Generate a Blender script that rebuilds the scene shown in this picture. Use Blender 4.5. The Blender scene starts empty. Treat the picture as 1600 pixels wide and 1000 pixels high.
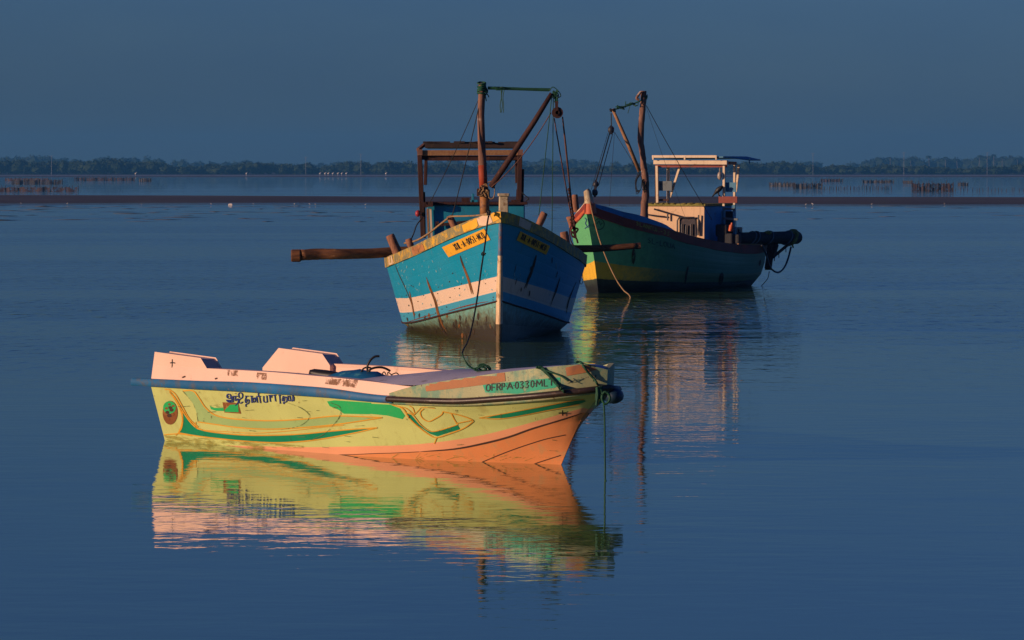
import bpy, bmesh, math, random
import numpy as np
from mathutils import Vector, Matrix
from mathutils.bvhtree import BVHTree
from mathutils.geometry import delaunay_2d_cdt
R = math.radians
random.seed(7)
scene = bpy.context.scene
COL = scene.collection

# ------------------------------------------------------------------ camera
H, F, YH = 2.8, 7000.0, 268.0          # eye height, focal length in pixels of a 1600 px frame, horizon row
PITCH = math.atan((500 - YH) / F)
cam = bpy.data.cameras.new('camera')
cam.sensor_width = 36.0
cam.lens = 36.0 * F / 1600
cam.clip_start = 0.5
cam.clip_end = 60000
co = bpy.data.objects.new('camera', cam)
COL.objects.link(co)
co.location = (0, 0, H)
co.rotation_euler = (math.pi / 2 - PITCH, 0, 0)
scene.camera = co

# ------------------------------------------------------------------ light
SUN_EL, SUN_AZ = 10.0, math.degrees(math.atan2(-.92, -.39))   # azimuth measured from +Y towards +X
world = bpy.data.worlds.new('World')
scene.world = world
world.use_nodes = True
wn = world.node_tree
bg = wn.nodes['Background']
sky = wn.nodes.new('ShaderNodeTexSky')
sky.sky_type = 'NISHITA'
sky.sun_disc = False
sky.sun_elevation = R(SUN_EL)
sky.sun_rotation = R(SUN_AZ)
sky.air_density = 1.0
sky.dust_density = 0.3
sky.ozone_density = 4.5
tint = wn.nodes.new('ShaderNodeMix')
tint.data_type = 'RGBA'
tint.blend_type = 'MULTIPLY'
tint.inputs[0].default_value = 1.0
tint.inputs[7].default_value = (.47, .725, 1.39, 1)
wn.links.new(sky.outputs[0], tint.inputs[6])
wtc = wn.nodes.new('ShaderNodeTexCoord'); wmp = wn.nodes.new('ShaderNodeMapping'); wmp.inputs['Scale'].default_value = (1, 1, 4)
wnz = wn.nodes.new('ShaderNodeTexNoise'); wnz.inputs['Scale'].default_value = 9.0; wnz.inputs['Detail'].default_value = 5
wmr = wn.nodes.new('ShaderNodeMapRange'); wmr.inputs[1].default_value = .35; wmr.inputs[2].default_value = .68
wmx = wn.nodes.new('ShaderNodeMix'); wmx.data_type = 'RGBA'; wmx.blend_type = 'MULTIPLY'; wmx.inputs[0].default_value = 1.0
wcl = wn.nodes.new('ShaderNodeMix'); wcl.data_type = 'RGBA'; wcl.inputs[6].default_value = (.93, .92, .97, 1); wcl.inputs[7].default_value = (1.10, 1.03, 1.0, 1)
wn.links.new(wtc.outputs['Generated'], wmp.inputs[0]); wn.links.new(wmp.outputs[0], wnz.inputs['Vector']); wn.links.new(wnz.outputs[0], wmr.inputs[0])
wn.links.new(wmr.outputs[0], wcl.inputs[0]); wn.links.new(tint.outputs[2], wmx.inputs[6]); wn.links.new(wcl.outputs[2], wmx.inputs[7])
wn.links.new(wmx.outputs[2], bg.inputs[0])
bg.inputs[1].default_value = 0.05
ld = bpy.data.lights.new('sun', 'SUN')
ld.energy = 4.6
ld.angle = R(0.5)
ld.color = (1.0, 0.66, 0.43)
lo = bpy.data.objects.new('sun', ld)
COL.objects.link(lo)
lo.location = (-30, -20, 40)
sv = Vector((math.sin(R(SUN_AZ)) * math.cos(R(SUN_EL)), math.cos(R(SUN_AZ)) * math.cos(R(SUN_EL)), math.sin(R(SUN_EL))))
lo.rotation_euler = sv.to_track_quat('Z', 'Y').to_euler()
scene.view_settings.view_transform = 'Standard'
scene.view_settings.look = 'None'
scene.view_settings.exposure = 0.0
scene.view_settings.gamma = 1.0
scene.render.engine = 'CYCLES'
scene.cycles.use_denoising = True
scene.cycles.max_bounces = 8
scene.cycles.volume_bounces = 0
scene.cycles.sample_clamp_indirect = 4.0

# ------------------------------------------------------------------ picture geometry used to place things
CAM = Vector((0, 0, H))
FW = Vector((0, math.cos(PITCH), -math.sin(PITCH)))
UPV = Vector((0, math.sin(PITCH), math.cos(PITCH)))
def ray(x, y):
    return FW + Vector((1, 0, 0)) * ((x - 800) / F) + UPV * (-(y - 500) / F)
def at(x, y, D):                      # point of the world at distance D along Y
    d = ray(x, y)
    return CAM + d * (D / d.y)
def onz(x, y, z=0.0):
    d = ray(x, y)
    return CAM + d * ((z - H) / d.z)

# ------------------------------------------------------------------ node materials
def lin(c):
    return tuple(c) + (1.0,)
def mk(name):
    m = bpy.data.materials.new(name)
    m.use_nodes = True
    nt = m.node_tree
    b = nt.nodes['Principled BSDF']
    return m, nt, b
def tex(nt, scale, detail=4, rough=.6, coord='Object', stretch=None, dist=0.0):
    tc = nt.nodes.new('ShaderNodeTexCoord')
    mp = nt.nodes.new('ShaderNodeMapping')
    if stretch: mp.inputs['Scale'].default_value = stretch
    n = nt.nodes.new('ShaderNodeTexNoise')
    n.inputs['Scale'].default_value = scale
    n.inputs['Detail'].default_value = detail
    n.inputs['Roughness'].default_value = rough
    n.inputs['Distortion'].default_value = dist
    nt.links.new(tc.outputs[coord], mp.inputs[0])
    nt.links.new(mp.outputs[0], n.inputs['Vector'])
    return n.outputs[0]
def ramp(nt, fac, lo_, hi):
    r = nt.nodes.new('ShaderNodeMapRange')
    r.inputs[1].default_value = lo_
    r.inputs[2].default_value = hi
    nt.links.new(fac, r.inputs[0])
    return r.outputs[0]
def mixc(nt, fac, a, b):
    m = nt.nodes.new('ShaderNodeMix')
    m.data_type = 'RGBA'
    for sock, v in ((m.inputs[6], a), (m.inputs[7], b)):
        if isinstance(v, tuple): sock.default_value = v if len(v) == 4 else lin(v)
        else: nt.links.new(v, sock)
    if isinstance(fac, float): m.inputs[0].default_value = fac
    else: nt.links.new(fac, m.inputs[0])
    return m.outputs[2]
def mth(nt, op, a, b=None):
    m = nt.nodes.new('ShaderNodeMath')
    m.operation = op
    for i, v in enumerate((a, b)):
        if v is None: continue
        if isinstance(v, (int, float)): m.inputs[i].default_value = v
        else: nt.links.new(v, m.inputs[i])
    return m.outputs[0]
def bump(nt, b, h, strength=.3, dist=.01):
    bp = nt.nodes.new('ShaderNodeBump')
    bp.inputs['Strength'].default_value = strength
    bp.inputs['Distance'].default_value = dist
    nt.links.new(h, bp.inputs['Height'])
    nt.links.new(bp.outputs[0], b.inputs['Normal'])
def paint(name, c, dirt=None, amount=.5, scale=6.0, rough=.5, var=.14, streak=False, chips=None, chipamt=.36, spec=.4, bmp=.25):
    """paint or wood: base colour with broad variation, dirt patches, vertical streaks and small chips"""
    m, nt, b = mk(name)
    c = tuple(c)
    n1 = tex(nt, scale * .35, 5, .6)
    col = mixc(nt, ramp(nt, n1, .3, .7), tuple(x * (1 - var) for x in c), tuple(min(.92, x * (1 + var)) for x in c))
    if dirt:
        n2 = tex(nt, scale, 7, .68)
        col = mixc(nt, mth(nt, 'MULTIPLY', ramp(nt, n2, .62 - amount * .14, .70 - amount * .10), .85), col, tuple(dirt))
        if streak:
            n3 = tex(nt, 5.0, 4, .6, stretch=(2.6, 2.6, .22))
            col = mixc(nt, mth(nt, 'MULTIPLY', ramp(nt, n3, .56, .70), .55), col, tuple(dirt))
    if chips:
        n4 = tex(nt, scale * 5, 3, .7)
        col = mixc(nt, ramp(nt, n4, 1 - chipamt, 1 - chipamt + .05), col, tuple(chips))
    nt.links.new(col, b.inputs['Base Color'])
    b.inputs['Roughness'].default_value = rough
    b.inputs['Specular IOR Level'].default_value = spec
    if bmp: bump(nt, b, tex(nt, scale * 3, 4, .6), bmp, .004)
    return m
def wood(name, c1, c2, axis=2, scale=9., rough=.8, patch=None, chipamt=.42):
    m, nt, b = mk(name)
    st = [1, 1, 1]; st[axis] = .12
    g = tex(nt, scale * 2.2, 6, .7, stretch=tuple(st), dist=.4)
    col = mixc(nt, ramp(nt, g, .35, .65), tuple(c1), tuple(c2))
    if patch:
        n = tex(nt, scale * .5, 5, .65)
        col = mixc(nt, ramp(nt, n, 1 - chipamt, 1 - chipamt + .07), col, tuple(patch))
    nt.links.new(col, b.inputs['Base Color'])
    b.inputs['Roughness'].default_value = rough
    b.inputs['Specular IOR Level'].default_value = .25
    bump(nt, b, g, .5, .008)
    return m

# ------------------------------------------------------------------ object helpers
MW = {}
def tagit(o, label=None, cat=None, group=None, kind=None):
    if label: o['label'] = label
    if cat: o['category'] = cat
    if group: o['group'] = group
    if kind: o['kind'] = kind
    return o
def thing(name, loc, rz, label, cat, group=None):
    o = bpy.data.objects.new(name, None)
    o.empty_display_size = .2
    COL.objects.link(o)
    o.location = loc
    o.rotation_euler = (0, 0, rz)
    MW[o.name] = Matrix.Translation(loc) @ Matrix.Rotation(rz, 4, 'Z')
    return tagit(o, label, cat, group)
class MB:
    def __init__(s):
        s.v = []; s.f = []; s.m = []; s.uv = None
    def add(s, vs, fs, mi=0):
        k = len(s.v)
        s.v += [Vector(v) for v in vs]
        s.f += [tuple(i + k for i in f) for f in fs]
        s.m += [mi] * len(fs)
        return s
    def box(s, c, size, rot=None, mi=0, taper=1.0):
        M = rot.to_matrix() if rot else Matrix.Identity(3)
        sx, sy, sz = (q / 2 for q in size)
        vs = [Vector(c) + M @ Vector((x * sx * (taper if z > 0 else 1), y * sy * (taper if z > 0 else 1), z * sz)) for z in (-1, 1) for x, y in ((-1, -1), (1, -1), (1, 1), (-1, 1))]
        return s.add(vs, [(3, 2, 1, 0), (4, 5, 6, 7), (0, 1, 5, 4), (1, 2, 6, 5), (2, 3, 7, 6), (3, 0, 4, 7)], mi)
    def beam(s, a, b, w, h, up=Vector((0, 0, 1)), mi=0):
        a = Vector(a); b = Vector(b); d = (b - a).normalized()
        if abs(d.dot(up)) > .98: up = Vector((0, 1, 0))
        sd = d.cross(up).normalized(); u = sd.cross(d)
        vs = [p + sd * (x * w / 2) + u * (y * h / 2) for p in (a, b) for x, y in ((-1, -1), (1, -1), (1, 1), (-1, 1))]
        return s.add(vs, [(3, 2, 1, 0), (4, 5, 6, 7), (0, 1, 5, 4), (1, 2, 6, 5), (2, 3, 7, 6), (3, 0, 4, 7)], mi)
    def tube(s, pts, r, n=8, mi=0, jitter=0.0, squash=None):
        pts = [Vector(p) for p in pts]
        if not hasattr(r, '__len__'): r = [r] * len(pts)
        k0 = len(s.v)
        prev = None
        for i, p in enumerate(pts):
            d = (pts[min(i + 1, len(pts) - 1)] - pts[max(i - 1, 0)])
            d = d.normalized() if d.length > 1e-9 else Vector((0, 0, 1))
            if prev is None:
                ref = Vector((0, 0, 1)) if abs(d.z) < .9 else Vector((1, 0, 0))
                u = d.cross(ref).normalized()
            else:
                u = (prev - d * prev.dot(d))
                u = u.normalized() if u.length > 1e-6 else d.orthogonal().normalized()
            prev = u
            w = d.cross(u)
            for j in range(n):
                a = 2 * math.pi * j / n
                rr = r[i] * (1 + random.uniform(-jitter, jitter))
                s.v.append(p + u * (math.cos(a) * rr) + w * (math.sin(a) * rr))
        m = len(pts)
        for i in range(m - 1):
            for j in range(n):
                a = k0 + i * n + j; b = k0 + i * n + (j + 1) % n
                s.f.append((a, a + n, b + n, b)); s.m.append(mi)
        s.f.append(tuple(k0 + j for j in range(n))); s.m.append(mi)
        s.f.append(tuple(k0 + (m - 1) * n + j for j in reversed(range(n)))); s.m.append(mi)
        return s
    def grid(s, rows, mi=0, close=False):
        k = len(s.v); nr = len(rows); nc = len(rows[0])
        for r_ in rows: s.v += [Vector(p) for p in r_]
        for i in range(nr - 1):
            for j in range(nc - 1 + (1 if close else 0)):
                a = k + i * nc + j; b = k + i * nc + (j + 1) % nc
                s.f.append((a, b, b + nc, a + nc)); s.m.append(mi)
        return s
    def blob(s, c, r, sub=1, jit=.12, mi=0):
        bm = bmesh.new()
        bmesh.ops.create_icosphere(bm, subdivisions=sub, radius=1)
        rx, ry, rz = r if hasattr(r, '__len__') else (r, r, r)
        vs = [Vector(c) + Vector((v.co.x * rx, v.co.y * ry, v.co.z * rz)) * (1 + random.uniform(-jit, jit)) for v in bm.verts]
        fs = [tuple(v.index for v in f.verts) for f in bm.faces]
        bm.free()
        return s.add(vs, fs, mi)
    def build(s, name, mats, parent=None, smooth=False, bevel=0.0, loc=None, auto=None):
        inv = MW[parent.name].inverted() if parent else (Matrix.Translation(-Vector(loc)) if loc is not None else Matrix.Identity(4))
        me = bpy.data.meshes.new(name)
        me.from_pydata([inv @ v for v in s.v], [], s.f)
        if not isinstance(mats, (list, tuple)): mats = [mats]
        for m in mats: me.materials.append(m)
        me.polygons.foreach_set('material_index', s.m)
        if smooth: me.polygons.foreach_set('use_smooth', [True] * len(s.f))
        if s.uv:
            l = me.uv_layers.new(name='UVMap')
            for p in me.polygons:
                for li in p.loop_indices:
                    vi = me.loops[li].vertex_index
                    if vi < len(s.uv): l.data[li].uv = s.uv[vi]
        me.update()
        if auto is not None:
            me.polygons.foreach_set('use_smooth', [True] * len(s.f))
            me.set_sharp_from_angle(angle=R(auto))
        o = bpy.data.objects.new(name, me)
        COL.objects.link(o)
        if parent: o.parent = parent; MW[o.name] = MW[parent.name]
        elif loc is not None: o.location = loc
        if bevel:
            md = o.modifiers.new('bevel', 'BEVEL'); md.width = bevel; md.segments = 2; md.limit_method = 'ANGLE'
            md.harden_normals = False
        return o
def interp(x, pts):
    return float(np.interp(x, [p[0] for p in pts], [p[1] for p in pts]))
def smoothpath(pts, n=8):              # Catmull-Rom through points
    P = [Vector(p) for p in pts]
    P = [P[0] * 2 - P[1]] + P + [P[-1] * 2 - P[-2]]
    out = []
    for i in range(1, len(P) - 2):
        for k in range(n):
            t = k / n
            out.append(.5 * ((2 * P[i]) + (P[i + 1] - P[i - 1]) * t + (2 * P[i - 1] - 5 * P[i] + 4 * P[i + 1] - P[i + 2]) * t * t + (-P[i - 1] + 3 * P[i] - 3 * P[i + 1] + P[i + 2]) * t ** 3))
    out.append(P[-2])
    return out
def sag(a, b, s, n=14):
    a = Vector(a); b = Vector(b)
    return [a.lerp(b, i / n) - Vector((0, 0, s * 4 * (i / n) * (1 - i / n))) for i in range(n + 1)]
def line(x0, y0, x1, y1, D0, D1=None, n=2):
    D1 = D0 if D1 is None else D1
    a, b = at(x0, y0, D0), at(x1, y1, D1)
    return [a.lerp(b, i / (n - 1)) for i in range(n)]
def P(pts, D):                         # list of pixels (and own D when given) to points
    return [at(p[0], p[1], p[2] if len(p) > 2 else D) for p in pts]

# ------------------------------------------------------------------ hull tools
class Frame:
    def __init__(s, origin, h):
        s.o = Vector(origin); s.h = Vector(h); s.l = Vector((-h[1], h[0], 0)); s.rz = math.atan2(h[1], h[0])
    def w(s, x, y, z):
        return s.o + s.h * x + s.l * y + Vector((0, 0, z))
def loft_side(fr, rails, us, sub, sign, wfun=None):
    """rails: functions u -> (x, halfbeam, z); returns rows (one per u) of points and v values"""
    rows, vs = [], []
    for u in us:
        R_ = [Vector(r(u)) for r in rails]
        row, vv = [], []
        for k in range(len(R_) - 1):
            for j in range(sub[k]):
                t = j / sub[k]
                p = R_[k].lerp(R_[k + 1], t)
                if wfun: p = wfun(u, k, t, p)
                row.append(p); vv.append(k + t)
        row.append(R_[-1]); vv.append(len(R_) - 1)
        rows.append([fr.w(p.x, p.y * sign, p.z) for p in row]); vs.append(vv)
    return rows, vs
def add_hull(mb, fr, rails, us, sub, mi=0, wfun=None, vmap=None):
    mb.uv = mb.uv or []
    ends = []
    for sign in (-1, 1):
        rows, vs = loft_side(fr, rails, us, sub, sign, wfun)
        if sign == 1: rows2 = [list(reversed(r_)) for r_ in rows]; vs2 = [list(reversed(r_)) for r_ in vs]
        else: rows2, vs2 = rows, vs
        mb.grid(rows2, mi)
        for u, r_ in zip(us, vs2):
            mb.uv += [((u if sign == 1 else 1.0), (vmap(u, v) if vmap else v)) for v in r_]
        ends.append(rows[0])
    # transom
    k = len(mb.v)
    a, b = ends
    mb.v += a + b
    n = len(a)
    for i in range(n - 1):
        mb.f.append((k + i, k + i + 1, k + n + i + 1, k + n + i)); mb.m.append(mi)
    mb.uv += [(0, (vmap(0, v) if vmap else v)) for v in vs[0]] * 2
def bvh_of(mb):
    return BVHTree.FromPolygons(mb.v, mb.f)
def hit(bvh, x, y, off):
    d = ray(x, y).normalized()
    loc, nor, i, dist = bvh.ray_cast(CAM, d)
    if loc is None: return None
    if nor.dot(d) > 0: nor = -nor
    return loc + nor * off
def decal(mb, bvh, poly, mi, off=.003, step=7.0, mirror=None, snap=False):
    """a painted patch: the pixel outline laid on the surface it is painted on"""
    n = len(poly); vs = []; 
    pts = []
    for i in range(n):
        a, b = poly[i], poly[(i + 1) % n]
        L = math.dist(a, b); k = max(1, int(L / step))
        pts += [(a[0] + (b[0] - a[0]) * j / k, a[1] + (b[1] - a[1]) * j / k) for j in range(k)]
    m = len(pts)
    def inside(x, y):
        c = False
        for i in range(m):
            x1, y1 = pts[i]; x2, y2 = pts[(i + 1) % m]
            if (y1 > y) != (y2 > y) and x < (x2 - x1) * (y - y1) / (y2 - y1) + x1: c = not c
        return c
    xs = [p[0] for p in pts]; ys = [p[1] for p in pts]
    extra = []
    y = min(ys) + step / 2
    while y < max(ys):
        x = min(xs) + step / 2
        while x < max(xs):
            if inside(x, y): extra.append((x, y))
            x += step
        y += step * .6
    r_ = delaunay_2d_cdt([Vector(p) for p in pts + extra], [], [list(range(m))], 1, 1e-4)
    V, Fc = r_[0], r_[2]
    idx = {}; P3 = []
    for i, v in enumerate(V):
        h_ = hit(bvh, v.x, v.y, off)
        if snap:
            k = 0
            while (h_ is None or (h_ - mirror.o).dot(mirror.l) > -.002) and k < 40:
                k += 1; h_ = hit(bvh, v.x - .3 * k, v.y, off)
        if h_ is not None: idx[i] = len(P3); P3.append(h_)
    fs = [tuple(idx[i] for i in f) for f in Fc if all(i in idx for i in f)]
    fs = [f for f in fs if max((P3[f[i]] - P3[f[i - 1]]).length for i in range(len(f))) < .6]
    mb.add(P3, fs, mi)
    if mirror:
        fr = mirror
        Q = []
        for p in P3:
            q = p - fr.o; yl = q.dot(fr.l)
            Q.append(p - fr.l * (2 * yl))
        mb.add(Q, [tuple(reversed(f)) for f in fs], mi)
def stroke(mb, bvh, pts, w, mi, off=.004, step=4.0, mirror=None, closed=False, taper=False):
    if closed: pts = list(pts) + [pts[0]]
    q = []
    for a, b in zip(pts[:-1], pts[1:]):
        k = max(1, int(math.dist(a, b) / step))
        q += [(a[0] + (b[0] - a[0]) * j / k, a[1] + (b[1] - a[1]) * j / k) for j in range(k)]
    q.append(pts[-1])
    L, Rr = [], []
    for i, p in enumerate(q):
        a = q[max(0, i - 1)]; b = q[min(len(q) - 1, i + 1)]
        dx, dy = b[0] - a[0], b[1] - a[1]; l = math.hypot(dx, dy) or 1
        t = i / max(1, len(q) - 1)
        ww = w * (math.sin(math.pi * min(1, max(0, t))) ** .5 if taper else 1) / 2 + .12
        L.append((p[0] - dy / l * ww, p[1] + dx / l * ww)); Rr.append((p[0] + dy / l * ww, p[1] - dx / l * ww))
    prev = None
    for l_, r__ in zip(L, Rr):
        a, b = hit(bvh, *l_, off), hit(bvh, *r__, off)
        if a is None or b is None: prev = None; continue
        if prev and (a - prev[0]).length < .5:
            mb.add([prev[0], prev[1], b, a], [(0, 1, 2, 3)], mi)
            if mirror:
                vs = []
                for p in (prev[0], prev[1], b, a):
                    yl = (p - mirror.o).dot(mirror.l); vs.append(p - mirror.l * (2 * yl))
                mb.add(vs, [(3, 2, 1, 0)], mi)
        prev = (a, b)
GLYPH = {'O': [[(.5, 0), (.1, .2), (0, .5), (.1, .85), (.5, 1), (.9, .8), (1, .5), (.9, .15), (.5, 0)]],
 '0': [[(.5, 0), (.1, .2), (.05, .8), (.5, 1), (.9, .8), (.9, .2), (.5, 0)]],
 'D': [[(.05, 0), (.05, 1), (.6, .95), (.95, .7), (.95, .3), (.6, .05), (.05, 0)]],
 'F': [[(1, 0), (.1, 0), (.1, 1)], [(.1, .5), (.8, .5)]],
 'R': [[(.1, 1), (.1, 0), (.7, 0), (.9, .25), (.7, .5), (.1, .5)], [(.45, .5), (1, 1)]],
 'P': [[(.1, 1), (.1, 0), (.8, .02), (.95, .28), (.75, .55), (.1, .55)]],
 'A': [[(0, 1), (.5, 0), (1, 1)], [(.2, .65), (.8, .65)]],
 '3': [[(.05, .1), (.6, 0), (.9, .22), (.4, .45), (.9, .7), (.6, 1), (.05, .9)]],
 'M': [[(0, 1), (.05, 0), (.5, .7), (.95, 0), (1, 1)]],
 'L': [[(.1, 0), (.1, 1), (1, 1)]], 'T': [[(0, 0), (1, 0)], [(.5, 0), (.5, 1)]],
 'X': [[(0, 0), (1, 1)], [(1, 0), (0, 1)]], 'U': [[(0, 0), (.05, .85), (.5, 1), (.95, .85), (1, 0)]],
 '5': [[(.95, 0), (.1, 0), (.1, .45), (.7, .42), (.95, .7), (.7, 1), (.05, .95)]],
 '1': [[(.2, .2), (.55, 0), (.55, 1)]], 'N': [[(0, 1), (0, 0), (1, 1), (1, 0)]],
 'C': [[(1, .15), (.5, 0), (.05, .3), (.05, .7), (.5, 1), (1, .85)]],
 '-': [[(.1, .55), (.9, .55)]], '.': [[(.35, .5), (.65, .5)]], 'S': [[(.95, .1), (.4, 0), (.1, .25), (.85, .65), (.6, 1), (.05, .9)]],
 'G': [[(1, .15), (.5, 0), (.05, .3), (.05, .7), (.5, 1), (1, .85), (1, .55), (.6, .55)]]}
def write(mb, bvh, chars, w, mi, off, mirror=None):
    """chars: (glyph, origin top-left, across vector, down vector) in pixels"""
    for g, o, ax, dn in chars:
        for st in GLYPH[g]:
            stroke(mb, bvh, [(o[0] + ax[0] * p[0] + dn[0] * p[1], o[1] + ax[1] * p[0] + dn[1] * p[1]) for p in st], w, mi, off, 3.0)
def wall(mb, fr, path, z0, z1, th, mi=0, lean=0.0, capmi=None, close_ends=True, nz=3):
    """bulwark: vertical board following a plan path of (x, y) from z0(x) to z1(x), th thick inward (to the right of the path)"""
    n = len(path); rows = []
    for i, (x, y) in enumerate(path):
        a = path[max(0, i - 1)]; b = path[min(n - 1, i + 1)]
        dx, dy = b[0] - a[0], b[1] - a[1]; l = math.hypot(dx, dy) or 1
        nx, ny = -dy / l, dx / l           # inward (path runs stern -> bow on the right-hand side)
        za, zb = z0(x), z1(x)
        row = []
        for k in range(nz + 1):
            t = k / nz; row.append(fr.w(x + nx * lean * t, y + ny * lean * t, za + (zb - za) * t))
        for k in range(nz, -1, -1):
            t = k / nz; row.append(fr.w(x + nx * (lean * t + th), y + ny * (lean * t + th), za + (zb - za) * t))
        rows.append(row)
    k = len(mb.v); nc = len(rows[0])
    for r_ in rows: mb.v += r_
    for i in range(n - 1):
        for j in range(nc):
            a = k + i * nc + j; b = k + i * nc + (j + 1) % nc
            mb.f.append((a, a + nc, b + nc, b)); mb.m.append(capmi if (capmi is not None and j == nz) else mi)
    mb.f.append(tuple(k + j for j in range(nc))); mb.m.append(mi)
    mb.f.append(tuple(k + (n - 1) * nc + j for j in reversed(range(nc)))); mb.m.append(mi)
def planpath(pts, x0, n=40, both=True):
    """pts: (x, halfbeam) from stern to bow, ending at 0; returns the path starboard(-y) from x0 round the bow to port"""
    X = [p[0] for p in pts]; B = [p[1] for p in pts]
    xs = list(np.linspace(x0, X[-1] - .9, n)) + [X[-1] - .9 * math.cos(a) for a in np.linspace(0, math.pi / 2, 14)][1:]
    side = [(x, -float(np.interp(x, X, B))) for x in xs]
    if both: return side + [(x, -y) for x, y in reversed(side[:-1])]
    return side
def pchip(pts):
    X = np.array([p[0] for p in pts], float); Y = np.array([p[1] for p in pts], float)
    hh = np.diff(X); d = np.diff(Y) / hh
    m = np.zeros(len(X)); m[0] = d[0]; m[-1] = d[-1]
    for i in range(1, len(X) - 1):
        if d[i - 1] * d[i] > 0:
            w1, w2 = 2 * hh[i] + hh[i - 1], hh[i] + 2 * hh[i - 1]
            m[i] = (w1 + w2) / (w1 / d[i - 1] + w2 / d[i])
    def f(x):
        x = min(max(x, X[0]), X[-1]); i = min(max(int(np.searchsorted(X, x)) - 1, 0), len(hh) - 1)
        t = (x - X[i]) / hh[i]
        return float((2 * t**3 - 3 * t**2 + 1) * Y[i] + (t**3 - 2 * t**2 + t) * hh[i] * m[i] + (-2 * t**3 + 3 * t**2) * Y[i + 1] + (t**3 - t**2) * hh[i] * m[i + 1])
    return f
def bandmat(name, stops, dirt, dirtamt=.4, wob=.02, streak=.5, rough=.5, wet=None, wear=None, fade=None, scum=None, planks=26.0):
    """hull paint in bands up the side (UV V), with ragged edges, stains running down and a wet grown-over foot"""
    m, nt, b = mk(name)
    uv = nt.nodes.new('ShaderNodeUVMap'); uv.uv_map = 'UVMap'
    sp = nt.nodes.new('ShaderNodeSeparateXYZ'); nt.links.new(uv.outputs[0], sp.inputs[0])
    n0 = tex(nt, 7, 6, .7)
    v = mth(nt, 'ADD', sp.outputs[1], mth(nt, 'MULTIPLY', mth(nt, 'SUBTRACT', n0, .5), wob * 2))
    cr = nt.nodes.new('ShaderNodeValToRGB'); cr.color_ramp.interpolation = 'CONSTANT'
    e = cr.color_ramp.elements
    e[0].position = 0; e[0].color = lin(stops[0][1])
    e[1].position = stops[1][0]; e[1].color = lin(stops[1][1])
    for p, c in stops[2:]:
        x = e.new(p); x.color = lin(c)
    nt.links.new(v, cr.inputs[0])
    nb = tex(nt, 1.7, 5, .6)
    cc = cr.outputs[0]
    if fade:
        uu = mth(nt, 'ADD', sp.outputs[0], mth(nt, 'MULTIPLY', mth(nt, 'SUBTRACT', n0, .5), .3))
        cc = mixc(nt, mth(nt, 'MULTIPLY', mth(nt, 'MULTIPLY', ramp(nt, uu, fade[0], fade[1]), .85), mth(nt, 'LESS_THAN', v, fade[3])), cc, fade[2])
    col = mixc(nt, mth(nt, 'MULTIPLY', ramp(nt, nb, .35, .7), .06), cc, (.30, .42, .45))
    ns = tex(nt, 3.4, 5, .62, stretch=(2.4, 2.4, .25))
    col = mixc(nt, mth(nt, 'MULTIPLY', ramp(nt, ns, .58, .74), streak), col, dirt)
    nd = tex(nt, 9, 7, .7)
    col = mixc(nt, mth(nt, 'MULTIPLY', ramp(nt, nd, .70 - dirtamt * .15, .74), .8), col, dirt)
    if wear:
        nw = tex(nt, 22, 4, .7)
        col = mixc(nt, mth(nt, 'MULTIPLY', ramp(nt, nw, .66, .70), .7), col, wear)
    if scum:
        n6 = tex(nt, 8, 7, .75)
        vv = mth(nt, 'ADD', sp.outputs[1], mth(nt, 'MULTIPLY', mth(nt, 'SUBTRACT', n6, .5), .30))
        col = mixc(nt, mth(nt, 'MULTIPLY', ramp(nt, vv, scum[0], scum[1]), .8), col, scum[2])
    if wet:
        v0, v1, cw = wet
        n5 = tex(nt, 5, 6, .75)
        vv = mth(nt, 'ADD', sp.outputs[1], mth(nt, 'MULTIPLY', mth(nt, 'SUBTRACT', n5, .5), .22))
        col = mixc(nt, mth(nt, 'MULTIPLY', ramp(nt, vv, v0, v1), .92), col, cw)
    nt.links.new(col, b.inputs['Base Color'])
    b.inputs['Roughness'].default_value = rough
    b.inputs['Specular IOR Level'].default_value = .35
    pk = mth(nt, 'POWER', mth(nt, 'ABSOLUTE', mth(nt, 'SINE', mth(nt, 'MULTIPLY', sp.outputs[1], planks))), .25)
    bump(nt, b, mth(nt, 'ADD', mth(nt, 'MULTIPLY', pk, 1.2), tex(nt, 14, 5, .65)), .45, .007)
    return m
def stain(name, c, thr=.45, scale=12., stretch=None, rough=.7):
    m, nt, b = mk(name)
    n = tex(nt, scale, 5, .7, stretch=stretch)
    b.inputs['Base Color'].default_value = lin(c)
    nt.links.new(mth(nt, 'MULTIPLY', ramp(nt, n, thr - .08, thr + .08), .95), b.inputs['Alpha'])
    b.inputs['Roughness'].default_value = rough
    return m

# ------------------------------------------------------------------ materials
M = {}
M['skiff_yellow'] = paint('faded_yellow_gelcoat', (.55, .61, .22), (.46, .47, .16), .4, 3.0, .38, .08, True, (.24, .20, .08), .27, .4, .06)
M['skiff_pink'] = paint('pale_peach_paint', (.78, .53, .41), (.45, .30, .22), .05, 4.0, .45, .05, False, (.30, .17, .12), .26, .4, .06)
M['skiff_rail'] = paint('blue_rail_paint', (.008, .11, .27), (.07, .09, .12), .8, 5.0, .5, .25, False, (.25, .14, .07), .33)
M['skiff_bow'] = paint('worn_sage_paint', (.34, .36, .19), (.10, .26, .18), 1.1, 5.0, .5, .2, True, (.12, .08, .05), .36)
M['skiff_deck'] = paint('lilac_grey_deck', (.44, .42, .50), (.25, .22, .22), .3, 5.0, .5, .1)
M['green_dark'] = paint('dark_green_paint', (.008, .25, .13), (.02, .16, .08), .3, 6, .4, .12, False, (.30, .38, .16), .28, .4, .05)
M['green_bright'] = paint('bright_green_paint', (.03, .46, .14), (.12, .42, .15), .3, 6, .4, .1, bmp=.05)
M['sage'] = paint('sage_green_paint', (.34, .50, .20), (.40, .52, .20), .3, 6, .4, .06, bmp=.05)
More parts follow.
